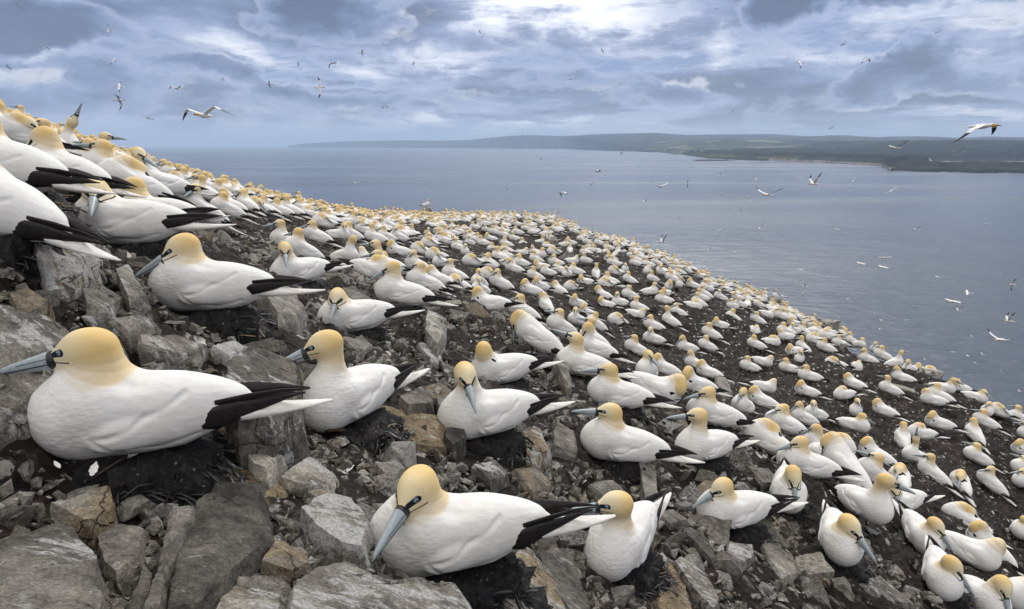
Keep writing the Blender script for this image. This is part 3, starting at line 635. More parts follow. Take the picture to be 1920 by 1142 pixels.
def blade(pts, w, up, th=.006, n=8):
    """tapering flat feather bundle along pts; w half heights, up the direction the blade is broad in"""
    up = np.array(up, float); up /= np.linalg.norm(up); st = []
    pts = [np.array(p, float) for p in pts]
    for i, p in enumerate(pts):
        d = pts[min(i + 1, len(pts) - 1)] - pts[max(i - 1, 0)]; d /= np.linalg.norm(d); s_ = np.cross(d, up); s_ /= np.linalg.norm(s_)
        st.append((p, s_ * th * (1 - .7 * i / (len(pts) - 1)), up * w[i]))
    return loft(st, n)
def bird_parts(bd, res, detail=2):
    """list of (part name, verts, faces, materials, material index, attributes)"""
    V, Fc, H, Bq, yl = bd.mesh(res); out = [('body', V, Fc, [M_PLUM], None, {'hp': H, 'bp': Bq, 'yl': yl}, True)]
    v, f = bill_geo(14 if detail > 1 else 6); out.append(('beak', v @ bd.HR.T + bd.hc, f, [M_BILL], None, {'hp': v}, True))
    tb = lambda v: (v - np.array([0, 0, .12])) @ bd.BR.T + bd.bo
    for s in (1, -1):
        # black wing tip: broad wedge under the white coverts, long point crossing over the tail
        a = s * .052; nn = 6 if detail < 2 else 10
        v1, f1 = blade([(-.19, s * .072, .122), (-.25, s * .062, .122), (-.31, s * .046, .132), (-.37, s * .030, .142), (-.43, s * .012, .150), (-.485, -s * .004, .156)], [.010, .020, .018, .012, .007, .002] if detail < 2 or res > .008 else [.018, .030, .026, .015, .008, .002] if detail < 3 else [.030, .042, .032, .019, .009, .002], (-.25, 0, 1), .010, nn)
        v2, f2 = blade([(-.24, s * .058, .160), (-.33, s * .040, .170), (-.42, s * .018, .174), (-.50, s * .004, .170)], [.016, .016, .010, .002], (0, s * .5, 1), .007, nn)
        v3, f3 = blade([(-.21, s * .070, .100), (-.27, s * .060, .106), (-.34, s * .044, .118), (-.41, s * .026, .130), (-.455, s * .014, .136)], [.012, .022, .018, .010, .002], (-.35, 0, 1), .008, nn)
        v3 = v3[:0]; f3 = []
        if detail < 3: v1 = v1 + np.array([0, 0, .012])
        vv = np.concatenate([v1, v2, v3]); ff = [*f1, *[tuple(i + len(v1) for i in q_) for q_ in f2], *[tuple(i + len(v1) + len(v2) for i in q_) for q_ in f3]]
        out.append(('wing_tip', tb(vv), ff, [M_BLACK], None, {}, True))
    T = [((-.24, 0, .116), .058, .034), ((-.33, 0, .110), .050, .023), ((-.42, 0, .112), .037, .015), ((-.50, 0, .118), .023, .009), ((-.565, 0, .126), .006, .003)]
    v, f = loft([(c, (0, w, 0), (0, 0, h)) for c, w, h in T], 10 if detail > 1 else 6); out.append(('tail', tb(v), f, [M_TAIL], None, {}, True))
    if detail > 1:
        for s in (1, -1):
            V_ = []; Fc_ = []; mi = []; n = 16; c = np.array([.055, s * .0320, .0075]); rad = .0095; ax = np.array([.42, s * 1.0, .10]); ax /= np.linalg.norm(ax); u_ = np.cross(ax, (0, 0, 1)); u_ /= np.linalg.norm(u_); w_ = np.cross(u_, ax)
            th = [0.001, .16, .34, .36, .70, .74, 1.05, 1.5]
            for t in th:
                for i in range(n):
                    a = 2 * math.pi * i / n; V_.append(c + rad * (ax * math.cos(t) * .8 + (u_ * math.cos(a) + w_ * math.sin(a)) * math.sin(t)))
            for l in range(len(th) - 1):
                for i in range(n): Fc_.append((l * n + i, l * n + (i + 1) % n, (l + 1) * n + (i + 1) % n, (l + 1) * n + i)); mi.append(0 if l < 2 else 1 if l < 4 else 2)
            out.append(('eye', np.array(V_) @ bd.HR.T + bd.hc, Fc_, [M_PUP, M_IRIS, M_RING], mi, {}, True))
    if bd.lift > .02:
        for s in (1, -1):
            hip = bd.B((-.02, s * .055, .03)); an = np.array([hip[0] + .015, hip[1], .012])
            v, f = loft([(hip, (.016, 0, 0), (0, .016, 0)), ((hip + an) / 2 + np.array([-.012, 0, 0]), (.010, 0, 0), (0, .009, 0)), (an + np.array([-.008, 0, .01]), (.010, 0, 0), (0, .010, 0))], 8)
            w0 = len(v); toes = [(-.02, 0), (.10, .045), (.115, .005), (.085, -.04), (.03, -.035), (.01, .03)]
            order = [(-.025, 0), (.005, -.02), (.08, -.045), (.088, -.018), (.112, 0), (.092, .022), (.098, .045), (.005, .02)]
            top = [(an[0] + x, an[1] + y, .012) for x, y in order]; bot = [(an[0] + x, an[1] + y, -.004) for x, y in order]; k = len(order)
            v = np.concatenate([v, top, bot]); f = f + [tuple(range(w0, w0 + k)), tuple(range(w0 + k, w0 + 2 * k))[::-1]] + [(w0 + (i + 1) % k, w0 + i, w0 + k + i, w0 + k + (i + 1) % k) for i in range(k)]
            out.append(('foot', v, f, [M_LEG], None, {}, False))
    return out
def joined(parts):
    V = []; Fc = []; mats = []; mi = []; off = 0; at = {'hp': [], 'bp': [], 'yl': []}
    for (nm, v, f, ms, idx, a, sm) in parts:
        v = np.asarray(v); V.append(v); f = [tuple(int(j) + off for j in q_) for q_ in f]; Fc += f
        loc = []
        for m in ms:
            if m not in mats: mats.append(m)
            loc.append(mats.index(m))
        mi += [loc[i] for i in idx] if idx is not None else [loc[0]] * len(f)
        for k, dflt in (('hp', np.full((len(v), 3), -.5)), ('bp', v), ('yl', np.zeros(len(v)))): at[k].append(a.get(k, dflt))
        off += len(v)
    return np.concatenate(V), Fc, mats, mi, {k: np.concatenate(x) for k, x in at.items()}
def tag(o, label, cat, group=None):
    o['label'] = label; o['category'] = cat
    if group: o['group'] = group
    return o
def place(root, p, heading, pitch=0, scale=1.0, roll=0):
    root.rotation_mode = 'XYZ'; root.location = p
    root.rotation_euler = (Matrix.Rotation(R(heading), 3, 'Z') @ Matrix.Rotation(-R(pitch), 3, 'Y') @ Matrix.Rotation(R(roll), 3, 'X')).to_euler()
    root.scale = (scale,) * 3
def bird_root(parts, name='gannet'):
    root = bpy.data.objects.new(name, None); root.empty_display_size = .1; COL.objects.link(root)
    for (nm, v, f, ms, mi, at, sm) in parts:
        link(nm, mesh_from(nm, v, f, ms, sm, mi, at), root)
    return root
def copy_tree(root):
    r = root.copy(); COL.objects.link(r)
    for ch in list(root.children):
        c = ch.copy(); COL.objects.link(c); c.parent = r
    return r
ONES = 'zero one two three four five six seven eight nine ten eleven twelve thirteen fourteen fifteen sixteen seventeen eighteen nineteen'.split(); TENS = 'x x twenty thirty forty fifty sixty seventy eighty ninety'.split()
def word(n):
    n = int(max(0, min(99, n))); return ONES[n] if n < 20 else TENS[n // 10] + ('-' + ONES[n % 10] if n % 10 else '')
# ------------------------------------------------------------------ where the birds sit (foot point in the photo, heading: 0 right, 90 away, 180 left, 270 to the viewer)
POSE = {
 'A': dict(head=(.128, .008, .375), mid=(.088, 0, .295), yaw=32, pitch=-14, neck=.88, bp=10), 'b': dict(head=(.128, -.008, .365), mid=(.088, 0, .29), yaw=-34, pitch=-16, neck=.9, bp=10), 'q': dict(head=(.108, .006, .325), mid=(.078, 0, .272), yaw=34, pitch=-22, neck=1.04, bp=8), 'g': dict(head=(.108, -.006, .330), mid=(.078, 0, .275), yaw=-30, pitch=-14, neck=1.04, bp=9),
 'r': dict(head=(.112, 0, .338), mid=(.078, 0, .280), pitch=-12, neck=1.04, bp=9), 'a': dict(head=(.130, 0, .392), mid=(.088, 0, .305), pitch=-6, neck=.88, bp=10),
 'L': dict(head=(.130, .01, .345), mid=(.092, 0, .285), yaw=62, pitch=-22, neck=.96, bp=9), 'R': dict(head=(.130, -.01, .345), mid=(.092, 0, .285), yaw=-62, pitch=-22, neck=.96, bp=9),
 'd': dict(head=(.165, .01, .345), mid=(.105, 0, .315), yaw=12, pitch=-52, bp=9, neck=.92), 's': dict(head=(-.005, .045, .262), mid=(.095, .012, .292), yaw=158, pitch=-16), 'S': dict(head=(-.005, -.045, .262), mid=(.095, -.012, .292), yaw=-158, pitch=-16),
 'p': dict(head=(.205, .060, .235), mid=(.175, .012, .318), yaw=55, pitch=-92), 'P': dict(head=(.205, -.060, .235), mid=(.175, -.012, .318), yaw=-55, pitch=-92),
 't': dict(head=(.155, 0, .545), mid=(.105, 0, .44), pitch=2, bp=16, lift=.10, neck=.88), 'u': dict(head=(.235, .05, .37), mid=(.205, .01, .455), yaw=30, pitch=-86, bp=20, lift=.10, neck=.92),
 'k': dict(head=(.145, 0, .50), mid=(.085, 0, .40), pitch=72, bp=10, lift=.05, neck=.82)}
# near birds with a pose of their own: u, v, heading, pose, pitch, size of mesh cell, label
NEAR = [
 (258,853,194,dict(head=(.085,0,.330),mid=(.062,0,.262),yaw=-4,pitch=-9,neck=1.08),2,.004,'largest gannet, long bill level, sitting beside the pale slab at the picture edge'),
 (842,1068,188,dict(head=(.088,.025,.318),mid=(.075,.01,.27),yaw=58,pitch=-16,neck=1.02),-1,.004,'large gannet with bill slanting down over its breast behind the big dark slab'),
 (1160,1060,232,dict(head=(.105,0,.372),mid=(.070,0,.285),yaw=-46,pitch=-4,neck=0.93),3,.005,'gannet with bill level just behind the tail of the large bill-down bird'),
 (650,796,237,dict(head=(.120,-.01,.395),mid=(.090,0,.30),yaw=-42,pitch=-20,neck=0.91),5,.005,'upright gannet with grey hooked bill beside the tip of a long black wing'),
 (905,819,205,dict(head=(.125,.015,.368),mid=(.085,0,.285),yaw=84,pitch=-20,neck=0.91),4,.005,'gannet sitting by a square stone, bill crossing down over its white wing'),
 (1152,866,176,dict(head=(.110,0,.328),mid=(.080,0,.27),yaw=8,pitch=-3,neck=0.98),12,.005,'gannet with level bill sitting above a pale upright stone pillar'),
 (390,588,184,dict(head=(.090,.012,.318),mid=(.072,0,.262),yaw=18,pitch=-28,neck=1.04),3,.005,'gannet on a black nest mound in front of the long grey slab'),
 (662,626,206,dict(head=(.110,.020,.295),mid=(.090,.01,.25),yaw=66,pitch=-24,neck=0.98),2,.006,'plump gannet staring at the viewer with its bill pointing straight down'),
 (1368,989,190,dict(head=(.100,.008,.315),mid=(.080,0,.262),yaw=12,pitch=-18,neck=1.02),1,.005,'gannet with spread black wing tips on a nest above the slanting slab'),
 (1565,1047,252,dict(head=(.130,.01,.352),mid=(.100,0,.285),yaw=42,pitch=-26,neck=0.98,lift=.035,bp=6),0,.006,'round gannet with toes showing, dagger bill pointing down over its breast'),
 (1612,990,283,dict(head=(.130,.02,.535),mid=(.095,0,.42),yaw=66,pitch=-14,bp=14,lift=.11,neck=0.86),0,.006,'tall grey-breasted gannet standing with its bill stretched toward its neighbour'),
 (1757,1104,246,dict(head=(.125,.015,.305),mid=(.095,.01,.255),yaw=72,pitch=-40,neck=1.00),2,.006,'stocky gannet near the bottom edge with its long bill laid on its wing'),
 (1722,1026,262,dict(head=(.130,.015,.320),mid=(.1,.01,.27),yaw=35,pitch=-34,neck=0.95),0,.007,'gannet directly above the stocky bill-on-wing bird, bill pointing down'),
 (1682,960,190,dict(head=(.110,.015,.305),mid=(.09,.01,.26),yaw=72,pitch=-28,neck=0.95),0,.007,'gannet with a stubby white tail just past the tall standing bird'),
 (1472,947,250,dict(head=(.150,.0,.335),mid=(.105,0,.30),yaw=15,pitch=-52),2,.007,'gannet tucking its bill straight down behind the spread black wing tips'),
 (-28,446,168,dict(head=(.11,0,.30),mid=(.09,0,.26),yaw=0,pitch=-20),20,.006,'headless-looking gannet cut by the picture edge, black wing tips over the ledge'),
 (112,364,172,dict(head=(.125,.01,.305),mid=(.085,0,.285),yaw=25,pitch=-50,neck=0.98),15,.006,'long-bodied gannet leaning downhill, bill down, above the white-washed ledge'),
 (2,368,172,dict(head=(.09,.01,.295),mid=(.085,0,.265),yaw=5,pitch=-30,neck=1.02),12,.007,'gannet at the picture edge partly behind the long-bodied bird'),
 (238,466,188,dict(head=(.110,.02,.300),mid=(.09,.01,.255),yaw=108,pitch=-22,neck=0.98),2,.006,'soiled gannet facing the viewer, sitting in front of a level-billed partner'),
 (292,440,176,dict(head=(.115,.0,.335),mid=(.085,0,.275),yaw=4,pitch=-6,neck=0.93),0,.006,'gannet close behind the soiled bird, its bill level over its partner'),
 (300,386,232,dict(head=(.120,.0,.50),mid=(.09,0,.40),yaw=105,pitch=-22,bp=14,lift=.08,neck=0.91),0,.007,'erect gannet with bill pointing across to the sea above the scree'),
 (186,332,20,dict(head=(.150,.0,.545),mid=(.105,0,.44),yaw=0,pitch=-2,bp=16,lift=.10,neck=0.79),0,.007,'slim-necked gannet looking out to sea above the crowded slope'),
 (560,537,226,dict(head=(.120,.02,.352),mid=(.085,.0,.285),yaw=66,pitch=-24,neck=0.95),2,.006,'gannet on the big grey boulder with bill crossing its body'),
 (748,575,176,dict(head=(.125,.0,.355),mid=(.085,.0,.285),yaw=12,pitch=-34,neck=0.99),12,.006,'gannet with bill open to the scree, tail reaching over a striped slab'),
 (938,722,200,dict(head=(.150,.045,.300),mid=(.150,.02,.335),yaw=55,pitch=-96,neck=1.02),0,.006,'gannet curled over with orange nape, preening above the square stone'),
 (1005,668,150,dict(head=(.235,.03,.36),mid=(.190,.01,.44),yaw=30,pitch=-80,bp=26,lift=.09,neck=0.93),0,.006,'standing gannet bowing over beside the long tilted slab'),
 (648,506,335,dict(head=(.160,.03,.50),mid=(.110,.0,.42),yaw=70,pitch=-60,bp=14,lift=.09,neck=0.88),0,.007,'standing gannet with folded neck and hunched white wings on dark soil'),
 (915,587,176,dict(head=(.185,.03,.275),mid=(.150,.01,.322),yaw=35,pitch=-92,neck=0.98),4,.007,'gannet with head curled to its breast on a black nest mound'),
 (1150,765,172,dict(head=(.110,.005,.330),mid=(.080,.0,.27),yaw=5,pitch=-8,neck=0.99),10,.006,'gannet with outstretched white tail behind the pair of level-billed birds'),
 (1314,864,200,dict(head=(.115,.0,.395),mid=(.080,.0,.30),yaw=-18,pitch=-4),6,.006,'plump-breasted gannet with raised level bill, its white tail stub behind'),
 (1328,797,168,dict(head=(.115,.01,.325),mid=(.085,.0,.27),yaw=18,pitch=-22),14,.007,'gannet just behind the plump-breasted bird, black wing tip trailing downhill'),
 (1500,893,168,dict(head=(.110,.0,.325),mid=(.080,.0,.27),yaw=14,pitch=-26,neck=1.00),12,.006,'gannet with long black wing tips partly over a hunched neighbour'),
 (1085,707,172,dict(head=(.115,.0,.365),mid=(.085,.0,.29),yaw=-4,pitch=12),12,.007,'gannet with bill tipped up beside the long tilted slab'),
 (1105,672,168,dict(head=(.150,.02,.365),mid=(.105,0,.32),yaw=30,pitch=-72),16,.007,'gannet with bill pressed down its breast, tail over the dark stone'),
]
MID = """500 405 170 a|535 469 150 a|560 487 200 R|590 455 175 r|655 449 175 r|604 429 180 s|633 453 340 R|680 440 175 r|700 428 180 p|720 433 175 r|752 430 180 r|775 423 175 r|702 456 180 a|722 454 190 R|745 453 190 L|775 447 185 a|803 450 250 a|822 441 180 s|825 454 170 a|805 464 180 r|852 463 200 L|862 441 175 r|880 462 230 a|785 478 175 s|872 481 250 r
745 482 160 p|728 512 168 p|778 508 190 L|690 503 180 P|790 546 168 r|820 536 160 p|848 526 165 a|825 503 240 L|855 546 160 s|915 500 175 r|897 543 230 L|988 406 175 a|992 415 180 r|932 411 175 a|968 411 180 r|898 429 260 d|912 436 180 L|948 434 250 p|962 423 190 r|985 433 175 r|1003 438 200 r|1020 433 155 a|1035 421 175 r|1048 433 175 r|1075 438 175 r|1097 434 175 s|1090 453 170 a|1100 459 190 a
1118 440 180 L|1122 461 175 a|1105 470 175 r|918 454 200 p|927 441 190 r|965 453 175 a|982 464 190 a|970 441 170 r|1012 461 10 a|925 476 175 r|948 464 165 r|950 488 200 a|975 498 175 r|978 481 340 p|1003 479 170 L|1003 493 180 a|1037 479 190 s|1068 476 95 a|1068 461 170 r|912 503 175 r|935 486 175 r|952 503 340 S|1040 499 175 r|1047 513 185 r|1025 518 200 P|1078 516 165 r|1072 496 10 p
1097 495 220 a|1117 521 100 a|1152 516 175 s|1172 513 250 r|1142 534 175 r|1178 531 175 r|1095 537 220 p|912 526 175 s|898 556 240 L|935 541 175 L|992 554 165 p|1010 546 200 p|1000 526 175 r|1047 553 120 p|1068 546 210 s|1080 578 200 p|1128 561 165 p|1133 579 200 p|1022 583 120 p|975 597 172 r|1178 561 180 r|1195 584 170 a|1190 597 340 p|1097 596 190 p|1218 554 0 a|1247 558 230 p|1153 611 185 s
1267 593 175 r|1255 616 160 t|1307 574 160 a|1298 582 0 s|1252 544 250 p|1272 541 260 a|1222 529 200 a|1258 528 170 r|1297 541 175 p|1317 558 170 L|1045 626 200 r|1112 616 175 r|1080 611 200 L|1108 650 150 a|1188 664 175 r|1222 645 200 L|1222 619 175 r|1330 633 165 r|1240 703 165 p|1210 716 230 L|1218 751 10 P|1297 739 190 p|1325 709 160 p|1300 691 180 d|1284 661 200 d|1322 656 168 r|1347 618 190 p|1370 603 175 r
1417 606 175 r|1435 596 10 p|1413 629 270 s|1415 653 170 r|1445 649 10 s|1402 696 172 r|1428 686 0 p|1470 629 175 r|1425 763 155 p|1430 736 10 p|1388 776 240 d|1425 843 165 S|1460 809 175 r|1505 629 150 a|1533 622 260 p|1503 658 140 a|1497 681 260 a|1545 659 172 r|1572 651 172 r|1592 645 190 d|1610 653 300 r|1640 658 200 d|1652 674 172 r|1622 681 170 d|1605 696 280 s|1562 691 175 s|1515 715 168 r
1600 729 150 p|1508 743 190 p|1580 749 195 S|1665 738 155 a|1675 693 10 t|1690 717 160 d|1703 701 220 d|1717 698 250 p|1735 701 0 s|1765 736 0 a|1757 751 172 r|1797 736 200 p|1825 753 340 r|1655 779 140 p|1745 759 180 P|1755 803 165 p|1865 779 180 s|1905 791 190 a|1842 799 170 r|1824 824 95 d|1525 787 215 L|1600 809 345 r|1603 779 250 a|1468 806 172 r|1500 794 190 d|1528 853 158 d|1568 851 320 s|1690 835 95 d
1722 823 185 S|1635 866 150 p|1706 870 212 k|1743 898 150 a|1825 866 168 r|1572 915 130 u|1540 876 270 L|1630 906 172 r|1683 916 85 s|1797 919 110 s|1850 913 150 L|1915 856 180 p|1916 892 180 r|1908 1006 250 L|1840 1036 150 p|1797 988 150 S|1805 1053 340 p|1835 1150 285 d|1902 1146 200 s|1245 496 175 a|1262 495 172 r|1262 508 175 r|1285 511 180 r|1348 563 200 L|1380 564 190 p|1325 531 175 r|1322 543 180 s
1350 534 172 r|1367 539 0 a|1355 546 185 a|1380 544 175 r|1397 556 190 p|1403 552 200 a|1432 553 300 a|1430 562 175 r|1400 579 90 p|1420 577 180 r|1445 581 10 r|1475 601 172 r|1487 613 190 p|1500 602 175 s|1522 608 170 a|320 350 0 s|368 416 200 L|420 406 182 r|464 393 172 a|112 303 330 k|40 283 180 s|232 372 165 S|248 348 165 r|200 350 165 r|150 300 170 r|210 318 170 s|270 330 165 r|350 352 175 r|385 360 175 a|410 372 170 r|480 400 175 s|505 385 175 a|525 398 175 r|540 385 170 L"""
MIDL = []
for s_ in MID.replace('\n', '|').split('|'):
    a_ = s_.split(); MIDL.append((int(a_[0]), int(a_[1]), int(a_[2]) - .6 * math.degrees(math.atan((int(a_[0]) - 960) / F)), {'a': 'aAb', 'r': 'rqgr'}.get(a_[3], a_[3])[(len(MIDL) * 7) % {'a': 3, 'r': 4}.get(a_[3], 1)]))
def slope(p, hd, e=.25):
    c, s_ = math.cos(R(hd)), math.sin(R(hd))
    f = (hs(p[0] + c * e, p[1] + s_ * e) - hs(p[0] - c * e, p[1] - s_ * e)) / (2 * e)
    l = (hs(p[0] - s_ * e, p[1] + c * e) - hs(p[0] + s_ * e, p[1] - c * e)) / (2 * e)
    return math.degrees(math.atan(f)), math.degrees(math.atan(l))
FLAT = []; SPOTS = []
for (u, v, hd, ps, pt, rs, lab) in NEAR:
    p = cast(u, v)
    SPOTS.append((np.array(p), hd)); FLAT.append((p[0], p[1], p[2] - .01, .17))
MIDP = []
for (u, v, hd, ps) in MIDL:
    p = cast(u, v)
    if p is None: p = cast(u, v + 6)
    if p is None: continue
    MIDP.append((np.array(p), hd, ps)); 
    if np.linalg.norm(p) < 12: FLAT.append((p[0], p[1], p[2] - .01, .14))
build_ground(); build_sea(); build_land()

# ------------------------------------------------------------------ rocks
def rockify(me_bm, L, amp, seed, off=(0, 0, 0)):
    bm = me_bm; bmesh.ops.triangulate(bm, faces=bm.faces[:])
    for _ in range(5):
        ed = [e for e in bm.edges if e.calc_length() > L]
        if not ed: break
        bmesh.ops.subdivide_edges(bm, edges=ed, cuts=1); bmesh.ops.triangulate(bm, faces=[f for f in bm.faces if len(f.verts) > 3])
    bm.normal_update(); P = np.array([v.co[:] for v in bm.verts]); N = np.array([v.normal[:] for v in bm.verts])
    n = fbm(P * (1.1 / amp) * .06 + seed, 3, .5, 3) * amp + (np.abs(fbm(P * (1.1 / amp) * .16 + seed, 3, .6, 7)) - .4) * amp * .55 + vnoise(P * 60, 5) * min(.004, amp * .15)
    st = np.floor(P[:, 2] / (amp * 2.2) + vnoise(P * 3 + seed, 2) * 1.2) * amp * .25
    P = P + N * (n - .0 + .0 * st)[:, None]
    for v, c in zip(bm.verts, P): v.co = c
def finish(bm, name, mats, sharp=32):
    me = bpy.data.meshes.new(name); bm.to_mesh(me); bm.free()
    for m in mats: me.materials.append(m)
    me.polygons.foreach_set('use_smooth', np.ones(len(me.polygons), bool)); me.set_sharp_from_angle(angle=R(sharp)); return me
